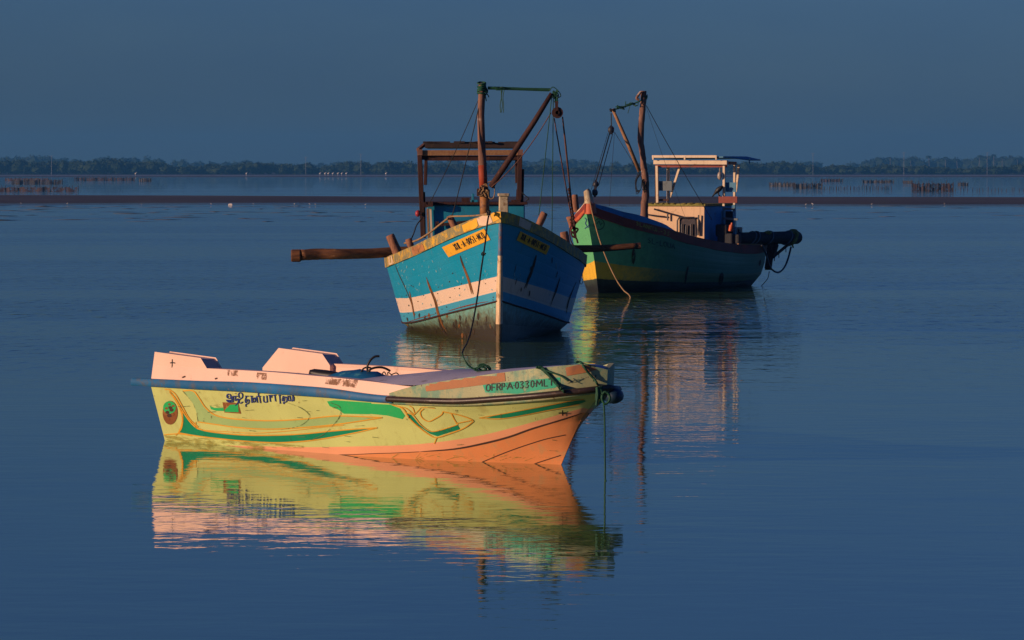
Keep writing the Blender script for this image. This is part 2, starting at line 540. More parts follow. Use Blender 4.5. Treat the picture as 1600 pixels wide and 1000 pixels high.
M['orange_line'] = paint('orange_line_paint', (.72, .36, .04), None, .3, 8, .4, .15, bmp=.05)
M['pink_band'] = paint('salmon_band_paint', (.80, .36, .20), None, .3, 3, .42, .07, bmp=.05)
M['orange_bottom'] = paint('orange_bottom_paint', (.74, .27, .10), (.60, .30, .13), .4, 5, .5, .10, True, (.35, .14, .06), .27)
M['shade_and_marks'] = paint('dark_shade_and_marks', (.06, .030, .022), None, .3, 9, .7, .2)  # dark brown for painted shade under the skiff's hull steps, and other dark marks
M['brown_patch'] = paint('brown_tape', (.38, .15, .055), (.30, .13, .07), .4, 7, .6, .16, False, (.55, .36, .2), .3)
M['teal_patch'] = stain('teal_plate_paint', (.02, .40, .24), .42, 9)
M['ink'] = paint('black_lettering', (.012, .014, .018), None, rough=.6, bmp=0)
M['ink_blue'] = paint('navy_lettering', (.02, .035, .20), None, rough=.5, bmp=0)
M['brown_square'] = paint('red_brown_paint', (.24, .09, .03), (.5, .24, .08), .4, 9, .5)
M['dull_line'] = stain('thin_grey_scratch', (.12, .16, .06), .47, 10)
M['rubber'] = paint('black_rubber', (.035, .022, .018), (.10, .06, .04), .4, 10, .4, .2, False, (.22, .13, .09), .3)
M['waterline_scum'] = stain('waterline_scum', (.36, .33, .07), .53, 6, (.5, .5, 3))
M['speck'] = stain('rust_specks', (.20, .09, .04), .52, 16)
M['rope_green'] = paint('green_nylon_rope', (.006, .065, .032), (.01, .06, .03), .4, 30, .7, .3)
M['rope_dark'] = paint('dark_wet_rope', (.018, .018, .016), (.05, .04, .03), .3, 30, .8, .3)
M['rope_tan'] = paint('tan_hemp_rope', (.30, .19, .09), (.12, .07, .04), .5, 30, .85, .25)
M['rope_brown'] = paint('brown_tackle_rope', (.13, .055, .035), (.05, .03, .02), .4, 30, .85, .25)
M['blue_cloth'] = paint('blue_plastic_sheet', (.015, .13, .28), (.10, .35, .38), .5, 6, .35, .2)
M['hose'] = paint('black_hose', (.012, .011, .011), None, rough=.45)
M['timber'] = wood('weathered_timber', (.27, .145, .10), (.12, .06, .045), 2, 9, .8, (.40, .30, .24), .40)
M['timber_red'] = wood('red_painted_timber', (.42, .06, .02), (.23, .05, .025), 2, 9, .7, (.50, .22, .1), .4)
M['timber_dark'] = wood('dark_stained_timber', (.070, .028, .021), (.028, .014, .013), 2, 8, .75, (.14, .06, .04), .36)
M['timber_log'] = wood('rough_log', (.20, .085, .035), (.075, .032, .018), 0, 7, .85, (.27, .14, .06), .4)
M['board'] = wood('light_board', (.34, .20, .10), (.25, .12, .06), 0, 8, .8)
M['sleeve'] = paint('ochre_mast_sleeve', (.30, .13, .035), (.13, .05, .02), .5, 7, .6, .2)
M['bollard'] = wood('worn_bollard', (.36, .17, .10), (.16, .07, .04), 2, 12, .8, (.08, .05, .04), .4)
M['bollard_cream'] = paint('cream_painted_post', (.50, .42, .27), (.22, .12, .05), .7, 12, .7, .15, True)
M['cap_yellow'] = paint('yellow_capping', (.62, .36, .03), (.15, .17, .11), 1.7, 7, .6, .25, False, (.42, .44, .36), .36)
M['cap_bare'] = paint('bare_capping_patch', (.40, .17, .06), (.14, .07, .03), .6, 9, .7, .2)
M['cap_cream'] = paint('cream_capping_patch', (.72, .52, .36), (.45, .33, .22), .4, 9, .6, .1)
M['cap_gold'] = paint('golden_capping_patch', (.75, .40, .025), (.55, .27, .03), .4, 9, .6, .12)
M['plate'] = paint('orange_yellow_plate', (.78, .40, .03), (.6, .28, .03), .3, 7, .5, .1)
M['rust'] = stain('rust_streak', (.22, .085, .018), .40, 9, (1, 1, .35))
M['rust_dark'] = stain('dark_stain_streak', (.045, .025, .012), .40, 9, (1, 1, .35))
M['rust_red'] = stain('red_scrape', (.22, .055, .03), .45, 12)
M['blue_cabin'] = paint('blue_cabin_paint', (.01, .22, .36), (.04, .10, .14), .5, 6, .5, .2, True, (.5, .5, .45), .28)
M['blue_bright'] = paint('bright_blue_paint', (.01, .20, .50), (.02, .10, .2), .4, 6, .5, .15)
M['stem_cream'] = paint('cream_stem_paint', (.72, .52, .32), (.30, .17, .07), .6, 7, .6, .15, True, (.1, .08, .05), .3)
M['stem_blue'] = paint('flaking_blue_stem', (.10, .16, .26), (.30, .14, .1), .7, 12, .7, .3)
M['deck_wood'] = wood('grey_deck_planks', (.16, .14, .11), (.08, .07, .06), 0, 6, .85)
M['roof_dark'] = paint('dark_roof_edge', (.035, .022, .02), (.07, .045, .03), .5, 8, .8, .3, False, (.45, .38, .28), .27)
M['maroon'] = paint('maroon_capping', (.22, .035, .022), (.09, .04, .03), .5, 6, .6, .2, False, (.45, .2, .06), .28)
M['maroon_bright'] = paint('red_brown_capping', (.50, .10, .035), (.5, .22, .06), .5, 6, .6, .2)
M['blue_cap'] = paint('pale_blue_upper_plank', (.05, .20, .33), (.03, .10, .18), .5, 6, .55, .2, False, (.45, .45, .4), .26)
M['white_trim'] = paint('cream_white_trim', (.68, .54, .38), (.42, .28, .16), .4, 8, .6, .1, True)
M['cabin_cream'] = paint('cream_cabin_front', (.68, .46, .28), (.45, .30, .17), .35, 5, .6, .08, True, (.15, .09, .05), .27)
M['moss'] = paint('mossy_roof_edge', (.24, .22, .05), (.11, .08, .04), .6, 14, .85, .3, False, (.5, .4, .25), .35)
M['grey_panel'] = paint('grey_panel', (.11, .14, .16), (.05, .05, .05), .4, 7, .6, .2)
M['window_dark'] = paint('dark_window_opening', (.03, .022, .03), (.09, .05, .04), .5, 12, .35, .3)
M['pipe_dark'] = paint('dark_pipe', (.018, .022, .035), (.12, .04, .02), .5, 14, .5, .3)
M['roller'] = paint('tarred_roller', (.022, .026, .034), (.06, .045, .03), .5, 8, .75, .3)
M['yellow_text'] = stain('faded_yellow_lettering', (.40, .32, .06), .42, 10)
M['faint_text'] = stain('faint_dark_lettering', (.008, .05, .05), .40, 10)
M['crow'] = paint('black_feathers', (.010, .010, .013), None, rough=.5)
M['beak'] = paint('dark_beak', (.02, .018, .016), None, rough=.4)
M['egret'] = paint('white_feathers', (.80, .72, .66), None, rough=.7)
M['float_white'] = paint('white_foam', (.80, .72, .66), (.5, .45, .4), .3, 9, .7)
M['bottle'] = paint('orange_can', (.55, .10, .03), (.3, .07, .03), .4, 9, .45)
M['pale_scuff'] = stain('pale_paint_scuff', (.22, .46, .52), .50, 18)
M['fender'] = paint('dark_blue_fender', (.008, .03, .06), None, rough=.5)
M['buoy_red'] = paint('red_buoy', (.35, .03, .04), None, rough=.45)

# ------------------------------------------------------------------ water
def water_material():
    m, nt, b = mk('calm_lagoon_water')
    b.inputs['Base Color'].default_value = (.080, .165, .040, 1)
    b.inputs['Roughness'].default_value = .02
    b.inputs['IOR'].default_value = 1.75
    b.inputs['Specular IOR Level'].default_value = .5
    ge = nt.nodes.new('ShaderNodeNewGeometry')
    def nz(scale, detail, stretch, dist=0.0, rough=.5):
        mp = nt.nodes.new('ShaderNodeMapping'); mp.inputs['Scale'].default_value = stretch
        mp.inputs['Rotation'].default_value = (0, 0, R(8))
        nt.links.new(ge.outputs['Position'], mp.inputs[0])
        n = nt.nodes.new('ShaderNodeTexNoise'); n.inputs['Scale'].default_value = scale; n.inputs['Detail'].default_value = detail
        n.inputs['Distortion'].default_value = dist; n.inputs['Roughness'].default_value = rough
        nt.links.new(mp.outputs[0], n.inputs['Vector'])
        return n.outputs[0]
    fine = nz(3.2, 3.0, (.7, 1, 1), .2)
    mid = nz(.75, 2, (.5, 1, 1), .3)
    wide = nz(.12, 2, (.5, 1, 1))
    # cat's-paws: patches of breeze
    sp = nt.nodes.new('ShaderNodeSeparateXYZ'); nt.links.new(ge.outputs['Position'], sp.inputs[0])
    patch = ramp(nt, nz(.045, 4, (.35, 1, 1), .5, .6), .44, .60)
    far = ramp(nt, sp.outputs[1], 56, 84)
    amp = mth(nt, 'ADD', 1.25, mth(nt, 'MULTIPLY', far, mth(nt, 'ADD', 2.0, mth(nt, 'MULTIPLY', patch, 15.0))))
    h = mth(nt, 'ADD', mth(nt, 'MULTIPLY', mth(nt, 'MULTIPLY', fine, amp), .0022), mth(nt, 'MULTIPLY', mid, .0055))
    h = mth(nt, 'ADD', h, mth(nt, 'MULTIPLY', wide, .012))
    chop = nz(1.0, 2.5, (1.5, .6, 1), .4, .6)
    h = mth(nt, 'ADD', h, mth(nt, 'MULTIPLY', mth(nt, 'MULTIPLY', chop, mth(nt, 'MULTIPLY', far, mth(nt, 'ADD', .2, patch))), .055))
    dash = ramp(nt, nz(1.0, 2.0, (2.6, 1.1, 1), .3, .5), .58, .80)
    h = mth(nt, 'ADD', h, mth(nt, 'MULTIPLY', mth(nt, 'MULTIPLY', dash, mth(nt, 'MULTIPLY', far, mth(nt, 'ADD', .25, patch))), .075))
    bp = nt.nodes.new('ShaderNodeBump'); bp.inputs['Strength'].default_value = 1.0; bp.inputs['Distance'].default_value = 1.0
    nt.links.new(h, bp.inputs['Height']); nt.links.new(bp.outputs[0], b.inputs['Normal'])
    return m
WX, WY = 2600, 7000
mb = MB(); mb.add([(-WX, -40, 0), (WX, -40, 0), (WX, WY, 0), (-WX, WY, 0)], [(0, 1, 2, 3)])
w = mb.build('water', water_material()); tagit(w, kind='structure')
bed = MB(); bed.add([(-WX, -40, -.9), (WX, -40, -.9), (WX, WY, -.9), (-WX, WY, -.9)], [(0, 1, 2, 3)])
tagit(bed.build('lagoon_bed', paint('silty_lagoon_bed', (.05, .05, .035), None, scale=.2)), kind='structure')

# ------------------------------------------------------------------ distant flats, shore and mangroves
def mound(name, y0, y1, x0, x1, hgt, mat, nx=160, edge=8.0, seed=1, skew=0.0):
    rnd = random.Random(seed); ph = [rnd.uniform(0, 6.28) for _ in range(8)]
    mb = MB(); rows = []
    for i in range(nx + 1):
        x = x0 + (x1 - x0) * i / nx
        wob = sum(math.sin(x * (.013 * 1.9 ** k) + ph[k]) / (1.5 ** k) for k in range(6)) * edge
        wb2 = sum(math.sin(x * (.017 * 1.8 ** k) + ph[k + 2]) / (1.5 ** k) for k in range(5)) * edge
        a = y0 + wob + skew * x; b = y1 + wb2 + skew * x
        row = []
        for j in range(9):
            t = j / 8
            z = hgt * math.sin(math.pi * t) ** .5 if 0 < t < 1 else -.4
            row.append((x, a + (b - a) * t, z * (1 + .12 * math.sin(x * .09 + j))))
        rows.append(row)
    mb.grid(rows)
    return tagit(mb.build(name, mat, smooth=True), kind='structure')
mud = paint('wet_brown_mud', (.068, .064, .055), (.045, .04, .035), .7, .12, .7, .35)
mound('sandbar', 374, 470, -420, 420, .35, mud, 420, 13, 3, .02)
mound('mudbank', 2250, 2400, -900, 900, .45, mud, 160, 16, 5)
mound('mudflat', 2900, 3010, -1200, 1200, .3, paint('pale_wet_sand', (.30, .26, .24), None, scale=.05), 160, 16, 8)
# low lumps of mud just breaking the surface in front of the sandbar
rnd = random.Random(77); mb = MB()
for k in range(230):
    D = 366 - 120 * rnd.random() ** 1.5
    x = rnd.uniform(-.125, .125) * D
    if rnd.random() < .5: x = -abs(x)
    mb.blob((x, D, -.01), (rnd.uniform(.2, 1.8), rnd.uniform(.3, 1.1), rnd.uniform(.015, .035)), 1, .25)
tagit(mb.build('mud_shoal', mud, smooth=True), kind='stuff')
# the far shore
mb = MB()
mb.grid([[(x, y, z) for y, z in ((3250, -.5), (3262, .5), (3400, 1.2), (6900, 4.0))] for x in np.linspace(-2400, 2400, 60)])
tagit(mb.build('far_shore', mud, smooth=True), kind='structure')
leafm, nt, b = mk('mangrove_foliage')
col = mixc(nt, ramp(nt, tex(nt, .09, 4, .6), .35, .65), (.018, .036, .016), (.036, .056, .024))
nt.links.new(col, b.inputs['Base Color']); b.inputs['Roughness'].default_value = .85; b.inputs['Specular IOR Level'].default_value = .1
def crown(mb, c, r, n, rnd, leaf=.7):
    mb.blob(c, (r[0] * .88, r[1] * .88, r[2] * .88), 1, .12)
    for _ in range(n):
        u = rnd.uniform(-1, 1); a = rnd.uniform(0, 6.283); q = math.sqrt(1 - u * u); rr = rnd.uniform(.72, 1.05)
        p = Vector(c) + Vector((math.cos(a) * q * r[0] * rr, math.sin(a) * q * r[1] * rr, u * r[2] * rr))
        s_ = leaf * rnd.uniform(.6, 1.5)
        d1 = Vector((rnd.gauss(0, 1), rnd.gauss(0, 1), rnd.gauss(0, 1))).normalized() * s_
        d2 = Vector((rnd.gauss(0, 1), rnd.gauss(0, 1), rnd.gauss(0, .6))).normalized() * s_
        mb.add([p - d1, p + d2, p + d1 * .8, p - d2 * .9], [(0, 1, 2, 3)])
rnd = random.Random(11)
mb = MB()
def treeline(px):                      # crown height of the belt in picture rows above the shore
    base = 17 + 3.0 * math.sin(px * .011 + 1) + 2.2 * math.sin(px * .031 + 2) + 1.4 * math.sin(px * .083) + .8 * math.sin(px * .21 + 1)
    if px < 260: base += 3.5 * max(0, 1 - abs(px - 180) / 200)
    if px > 500: base -= 2.2
    if px > 1000: base -= 1.5
    return base
for i in range(900):
    px = rnd.uniform(-120, 1720)
    D = rnd.uniform(3290, 3420)
    top = treeline(px) * D / 7000 + rnd.uniform(-1.3, .9)
    x = (px - 800) / 7000 * D
    hh = top * rnd.uniform(.55, 1.0) if rnd.random() < .45 else top
    rz = hh * .5
    crown(mb, (x, D, 1 + hh - rz), (rnd.uniform(3.2, 6.5), 4.5, rz), 85, rnd, .75)
tagit(mb.build('mangrove_belt', leafm), kind='stuff')
mb = MB()
for i in range(330):                   # a second wood standing farther back
    px = rnd.uniform(-120, 1720)
    D = rnd.uniform(5200, 5500)
    t = (16 + 3 * math.sin(px * .009 + .4) + 2.4 * math.sin(px * .037) + 1.2 * math.sin(px * .12))
    if px < 330: t += 4
    if px > 1350: t += 3.5
    top = t * D / 7000 + rnd.uniform(-2, 1)
    crown(mb, ((px - 800) / 7000 * D, D, 3 + top * .5), (rnd.uniform(6, 11), 6, top * .5), 70, rnd, 1.2)
tagit(mb.build('distant_wood', leafm), kind='stuff')
# single palms standing above the wood on the right
trunkm = paint('palm_trunk', (.08, .06, .04), None)
def palm(px, ytop, D, label, s=1.0):
    x = (px - 800) / 7000 * D
    topz = (268 - ytop) * D / 7000 + H
    e = thing('palm_tree', (x, D, 2.5), 0, label, 'palm tree', 'palms standing above the far wood')
    t = MB(); lean = rnd.uniform(-1.5, 1.5)
    t.tube([(x, D, 1), (x + lean * .4, D, topz * .5), (x + lean, D, topz)], [.45, .32, .25], 6); t.build('trunk', trunkm, e)
    c = MB()
    for k in range(15):
        a = 2 * math.pi * k / 15 + rnd.uniform(-.2, .2); L = 4.2 * s * rnd.uniform(.8, 1.15); up = rnd.uniform(-.1, .8)
        p = [Vector((x + lean + math.cos(a) * L * q, D + math.sin(a) * L * q, topz + L * (up * q - 1.0 * q * q))) for q in (0, .25, .5, .75, 1)]
        for i in range(4):
            w_ = (.9, .8, .65, .4, .1)
            sd = Vector((-math.sin(a), math.cos(a), -.35)); sd2 = Vector((math.sin(a), -math.cos(a), -.35))
            for q in (sd, sd2):
                c.add([p[i], p[i + 1], p[i + 1] + q * w_[i + 1], p[i] + q * w_[i]], [(0, 1, 2, 3)])
    c.build('crown', leafm, e)
places = ['leftmost dark palm, standing alone left of the others on the right shore', 'palm just right of the second right-hand pole, short and ragged', 'palm with a thin crown between the two poles on the right', 'tallest of the middle cluster of palms on the right shore', 'low palm in the middle of the right-hand palm row', 'bushy palm just left of the last pole on the right', 'palm just right of the last pole on the right', 'rounded palm near the right edge of the wood', 'palm at the far right edge of the picture']
for (px, yt), lb in zip(((1391, 246), (1424, 248), (1452, 244), (1477, 246), (1496, 249), (1529, 243), (1552, 242), (1566, 245), (1590, 247)), places):
    palm(px, yt, 5000, lb, 1.15)
# slender poles rising over the trees
def pole(px, y0, y1, label):
    D = 3260; x = (px - 800) / 7000 * D
    z1 = H + (268 - y0) * D / 7000
    e = thing('utility_pole', (x, D, .5), 0, label, 'pole', 'slender pale poles on the far shore')
    t = MB(); t.tube([(x, D, 0), (x, D, z1)], [.17, .11], 8); t.build('shaft', pm, e)
    t = MB(); t.beam((x - 1.5, D, z1 - .5), (x + 1.5, D, z1 - .2), .16, .16); t.beam((x - .8, D, z1 - 1.8), (x + .8, D, z1 - 1.8), .12, .12)
    t.build('crossarm', pm, e)
pm = paint('pale_pole_paint', (.20, .21, .22), None)
for px, y0, y1, lb in ((81, 243, 256, 'faint pale pole above the trees at the far left shore'), (478, 245, 262, 'faint thin pole over the trees left of the blue boat'), (564, 240, 261, 'pale pole nearest the blue boat canopy on its left'), (1270, 239, 262, 'pale pole just right of the green boat roof'), (1412, 238, 265, 'pole with a crossarm among the right-hand palms'), (1542, 238, 264, 'last pale pole near the right edge of the far shore')):
    pole(px, y0, y1, lb)

# fish traps of stakes and netting
stakem = paint('dark_stake_wood', (.05, .042, .04), (.08, .05, .045), .5, 3, .85)
netm = stain('faded_red_netting', (.075, .048, .052), .44, 2.2)
netg = stain('grey_netting', (.085, .085, .09), .42, 2.2)
def fence(x0, x1, ytop, ybase, n, label, net=netg, skew=0.0, rag=.3, seed=0):
    rn = random.Random(seed)
    D = H * 7000 / (ybase - 268)
    hgt = (ybase - ytop) * D / 7000
    a, b_ = (x0 - 800) / 7000 * D, (x1 - 800) / 7000 * D
    e = thing('stake_fence', ((a + b_) / 2, D, 0), 0, label, 'fish trap', 'stake and net fish traps in the lagoon')
    for i in range(n):
        x = a + (b_ - a) * (i + rn.uniform(-.3, .3)) / max(1, n - 1)
        y = D + skew * (i / n) * (b_ - a) + rn.uniform(-.3, .3)
        t = MB(); hz = hgt * rn.uniform(1 - rag, 1.12)
        t.tube([(x, y, -.5), (x + rn.uniform(-.1, .1), y, hz)], [.055 * D / 700, .04 * D / 700], 5)
        t.build('stake', stakem, e)
    if net:
        t = MB()
        rows = [[(a + (b_ - a) * i / 40, D + skew * (i / 40) * (b_ - a) + .05 * math.sin(i), hgt * q * (1 + .1 * math.sin(i * 1.3))) for q in (0.0, .35, .75)] for i in range(41)]
        t.grid(rows); t.build('net', net, e)
fence(-20, 121, 290.5, 299.5, 24, 'long reddish net fence at the left edge, nearest to the sandbar', netm, .02, .15, 1)
fence(8, 76, 277, 283, 14, 'short low row of stakes behind the long reddish fence at far left', netm, -.1, .4, 2)
fence(20, 96, 279, 288, 14, 'stake row with a raised dark end box behind the reddish fence at left', netg, .1, .35, 3)
fence(118, 211, 276, 282.5, 22, 'thin distant fence of stakes left of centre with a reddish net', netm, 0, .2, 4)
fence(217, 236, 277, 284, 7, 'small dark isolated trap right of the thin distant fence at left', netg, 0, .1, 5)
fence(1202, 1242, 284, 291.5, 16, 'leftmost dark fence of the right-hand traps, beside the green boat stern', netg, -.1, .2, 6)
fence(1240, 1284, 284, 294.5, 16, 'second fence of the right-hand traps with taller stakes', netg, .1, .35, 7)
fence(1282, 1392, 290, 296.5, 44, 'long low fence of thin stakes in the middle of the right-hand traps', None, .08, .35, 8)
fence(1282, 1316, 278.5, 284, 12, 'farthest small fence behind the second right-hand trap', netm, 0, .2, 9)
fence(1348, 1396, 280.5, 286, 16, 'distant stake fence behind the long low fence at right', netg, 0, .2, 10)
fence(1411, 1426, 281, 287, 6, 'tiny far trap left of the tall reddish trap', netg, 0, .2, 11)
fence(1425, 1490, 283, 299, 30, 'tallest brownish trap of stakes and netting on the right', netm, .06, .3, 12)
fence(1488, 1640, 292.5, 299, 26, 'low sparse fence running off the right edge', None, .03, .5, 13)
fence(1497, 1512, 284, 290.5, 6, 'small square trap behind the sparse fence at right', netg, 0, .1, 14)

# shore birds and a foam float on the sandbar
def shorebird(px, py, s, label, group='small pale shorebirds on the sandbar'):
    p = onz(px, py, .06); s *= .45
    t = MB()
    q = 1 if rnd.random() < .5 else -1
    t.tube([p + Vector((-q * .16 * s, 0, .13 * s)), p + Vector((-q * .08 * s, 0, .16 * s)), p + Vector((0, 0, .18 * s)), p + Vector((q * .08 * s, 0, .19 * s)), p + Vector((q * .12 * s, 0, .27 * s)), p + Vector((q * .17 * s, 0, .27 * s)), p + Vector((q * .25 * s, 0, .25 * s))], [.01 * s, .04 * s, .065 * s, .05 * s, .028 * s, .03 * s, .004 * s], 7)
    for dx in (-.02, .03): t.tube([p + Vector((dx * s, 0, .14 * s)), p + Vector((dx * s, 0, -.02))], .008 * s, 5)
    o = t.build('shorebird', M['egret'], smooth=True, loc=p)
    tagit(o, label, 'bird', group)
LB = 'tiny pale shorebird standing at the near edge of the sandbar'
for px, py, s in ((33, 318.5, .7), (105, 319, .8), (221, 319, .6), (330, 319.5, .8), (396, 319, .6), (460, 319.5, .8), (484, 320, .9), (493, 320, .7), (571, 320.5, .8), (1259, 320.5, .9), (1270, 320.5, 1.3), (1362, 320, .8), (1583, 317, 1.0), (1476, 319, .7)):
    shorebird(px, py, s, LB)
for k, px in enumerate((500, 508, 513, 520, 528, 534, 541, 603, 385, 212)):
    p = Vector(((px - 800) / 7000 * 2890, 2890, .3)); t = MB()
    t.tube([p + Vector((-.5, 0, 1.0)), p + Vector((0, 0, 1.3)), p + Vector((.4, 0, 1.4)), p + Vector((.6, 0, 2.0)), p + Vector((1.0, 0, 1.9))], [.1, .42, .3, .14, .03], 7)
    t.tube([p + Vector((0, 0, 1.1)), p + Vector((0, 0, -.3))], .08, 5)
    tagit(t.build('egret', M['egret'], smooth=True, loc=p), 'tiny white egret wading along the far shore under the mangroves', 'bird', 'white egrets at the far shore')
t = MB(); p = onz(360, 321); t.box(p + Vector((0, 0, .07)), (.36, .24, .13), taper=.85); t.box(p + Vector((.02, 0, .15)), (.2, .16, .03))
tagit(t.build('foam_box', M['float_white'], loc=p, bevel=.02), 'small white foam box washed up below the sandbar on the left', 'box')

# ================================================================== the small painted skiff in front
s50, c50 = math.sin(R(50)), math.cos(R(50))
FA = Frame(onz(877, 726), (c50, -s50, 0))
def A(x, y, z): return FA.w(x, y, z)
sheerB = [(-6.2, .86), (-5.5, .885), (-4.5, .93), (-3, .95), (-2, .895), (-1, .76), (-.3, .58), (.2, .41), (.45, .27), (.58, .14), (.63, .075), (.66, 0)]
wlB = [(-5.6, .64), (-3.95, .69), (-2.35, .68), (-1.45, .54), (-.75, .31), (-.3, .125), (0, 0)]
fs, fw = pchip(sheerB), pchip(wlB)
zr = pchip([(-6, .573), (-4.7, .580), (-3.6, .586), (-2.6, .582), (-1.57, .560), (-.83, .566), (-.12, .612), (.49, .694), (.66, .735)])
zt = pchip([(-6, .645), (-4.7, .660), (-3.6, .680), (-2.6, .672), (-1.57, .624), (-.83, .628), (-.12, .679), (.49, .752), (.66, .79)])
def railA(k, xa, xb, zf):
    def f(u):
        xs_, xw = -5.5 + u * 6.16, -5.6 + u * 5.6
        return (xa + u * (xb - xa), fs(xs_) * k + fw(xw) * (1 - k), zf(xs_))
    return f
rA = [railA(1, -5.5, .66, zr), railA(.86, -5.51, .47, lambda x: zr(x) * .84), railA(.60, -5.54, .285, lambda x: zr(x) * .60), railA(.30, -5.57, .135, lambda x: zr(x) * .30), railA(0, -5.6, 0, lambda x: 0.0), railA(-.25, -5.62, -.14, lambda x: -.2)]
us = list(np.linspace(0, .8, 44)) + list(1 - .2 * (1 - np.linspace(0, 1, 34)[1:]) ** 1.6)
skiff = thing('painted_skiff', A(-2.6, 0, 0), FA.rz, 'small yellow-green open skiff with blue rail and orange bottom, nearest in the water', 'boat', 'fishing boats moored in the lagoon')
hA = MB(); add_hull(hA, FA, rA, us, [5, 6, 6, 6, 3])
bA = bvh_of(hA)
Lz = lambda pts, ox=200, oy=530, s=4.0: [(ox + x / s, oy + y / s) for x, y in pts]
Rz_ = lambda pts: Lz(pts, 580)
SK = ['skiff_yellow', 'pink_band', 'orange_bottom', 'green_dark', 'green_bright', 'sage', 'orange_line', 'brown_square', 'shade_and_marks', 'ink', 'ink_blue', 'dull_line', 'waterline_scum', 'speck']
I = {n: i for i, n in enumerate(SK)}
dec = MB()
def D_(poly, m, off=.003, mir=True, snap=False): decal(dec, bA, poly, I[m], off, 7.0, FA if mir else None, snap)
def S_(pts, w, m, off=.0062, mir=True, taper=False): stroke(dec, bA, sm2(pts), w, I[m], off, 4.0, FA if mir else None, taper=taper)
def sm2(pts):
    return [(p.x, p.y) for p in smoothpath([Vector((x, y, 0)) for x, y in pts], 5)] if len(pts) > 2 else pts
chine = Rz_([(-260, 722), (-100, 719), (0, 714), (300, 702), (520, 684), (700, 650), (860, 610), (1000, 560), (1150, 515), (1320, 457)])
pinktop = Lz([(222, 646), (420, 656), (620, 664), (820, 668), (1000, 672), (1200, 674), (1600, 666)]) + Rz_([(150, 664), (300, 655), (500, 632), (700, 598), (900, 548), (1100, 492), (1325, 428)])
botwl = [(885, 729), (877, 730), (820, 728), (760, 726), (700, 724), (640, 721), (580, 718), (540, 715), (480, 711), (400, 704), (330, 698), (257, 692)]
stemline = [(930, 641), (920, 655), (911, 672), (902, 692), (893, 708)]
D_(sm2(pinktop) + [(927, 641)] + stemline + botwl, 'pink_band', .0018, True, True)
D_(sm2(chine) + [(927, 645)] + stemline[1:] + botwl[:8], 'orange_bottom', .0035, True, True)
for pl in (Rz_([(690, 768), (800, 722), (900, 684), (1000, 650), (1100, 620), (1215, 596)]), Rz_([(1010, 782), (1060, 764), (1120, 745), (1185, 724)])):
    S_(pl, 1.1, 'shade_and_marks')  # shade under the two lower spray strips, painted as thin lines
S_(Rz_([(300, 702), (520, 685), (700, 651), (860, 610), (1000, 560), (1150, 514), (1318, 460)]), 2.8, 'shade_and_marks', .0055, taper=True)  # shade beneath the chine step, painted on as a tapering dark line
S_(Rz_([(-260, 722), (-100, 719), (0, 714), (160, 709), (300, 702)]), .8, 'shade_and_marks', .0055)  # thin aft run of the same painted chine shade
# dark green swoosh with its orange outlines
sw_t = Lz([(262, 325), (300, 372), (345, 450), (395, 520), (440, 556), (520, 577), (700, 596), (900, 599), (1100, 590), (1250, 575), (1400, 562), (1560, 552)])
sw_b = Lz([(1560, 552), (1400, 588), (1200, 624), (1050, 640), (900, 645), (700, 633), (500, 612), (400, 598), (318, 583)])
sw_l = Lz([(318, 583), (336, 540), (342, 490), (325, 430), (297, 378), (262, 325)])
D_(sm2(sw_t)[:-1] + sm2(sw_b)[:-1] + sm2(sw_l)[:-1], 'green_dark')
for c_ in (sw_t, sw_b, sw_l): S_(c_, 1.5, 'orange_line')
S_(Lz([(232, 312), (262, 316), (300, 345), (340, 415), (385, 495), (440, 548)]), 1.4, 'orange_line')
S_(Lz([(300, 600), (335, 560), (345, 500), (340, 445)]), 1.3, 'orange_line')
S_(Lz([(228, 596), (318, 590), (400, 602)]), 1.2, 'orange_line')
# sage band
a_ = Lz([(345, 322), (408, 322), (445, 365), (490, 430), (560, 478), (700, 500), (900, 508), (1100, 498), (1250, 482), (1350, 478), (1590, 488)])
b__ = Lz([(1590, 488), (1350, 525), (1150, 546), (900, 560), (700, 551), (550, 531), (440, 515)])
c__ = Lz([(440, 515), (432, 470), (415, 415), (385, 370), (345, 322)])
D_(sm2(a_)[:-1] + sm2(b__)[:-1] + sm2(c__)[:-1], 'sage')
for q in (a_, b__): S_(q, 1.5, 'orange_line')
S_(c__, .7, 'dull_line')
S_(Lz([(425, 515), (440, 560), (600, 575), (800, 585), (1000, 572), (1200, 550), (1350, 535)]), .8, 'orange_line')
# medallion
D_([(200 + (265 + 47 * math.cos(t)) / 4, 530 + (458 + 75 * math.sin(t)) / 4) for t in np.linspace(0, 6.28, 25)[:-1]], 'brown_square', .0045)
D_([(200 + (262 + 40 * math.cos(t)) / 4, 530 + (425 + 40 * math.sin(t)) / 4) for t in np.linspace(0, 6.28, 19)[:-1]], 'green_bright', .0065)
for (x, y, r_) in ((275, 440, 14), (250, 455, 13), (262, 405, 9), (280, 468, 12), (268, 425, 13), (286, 415, 9), (244, 430, 10), (262, 475, 15), (255, 500, 9)):
    D_([(200 + (x + r_ * math.cos(t)) / 4, 530 + (y + r_ * .8 * math.sin(t)) / 4) for t in np.linspace(0, 6.28, 9)[:-1]], 'shade_and_marks' if r_ > 12 else 'brown_square', .008)
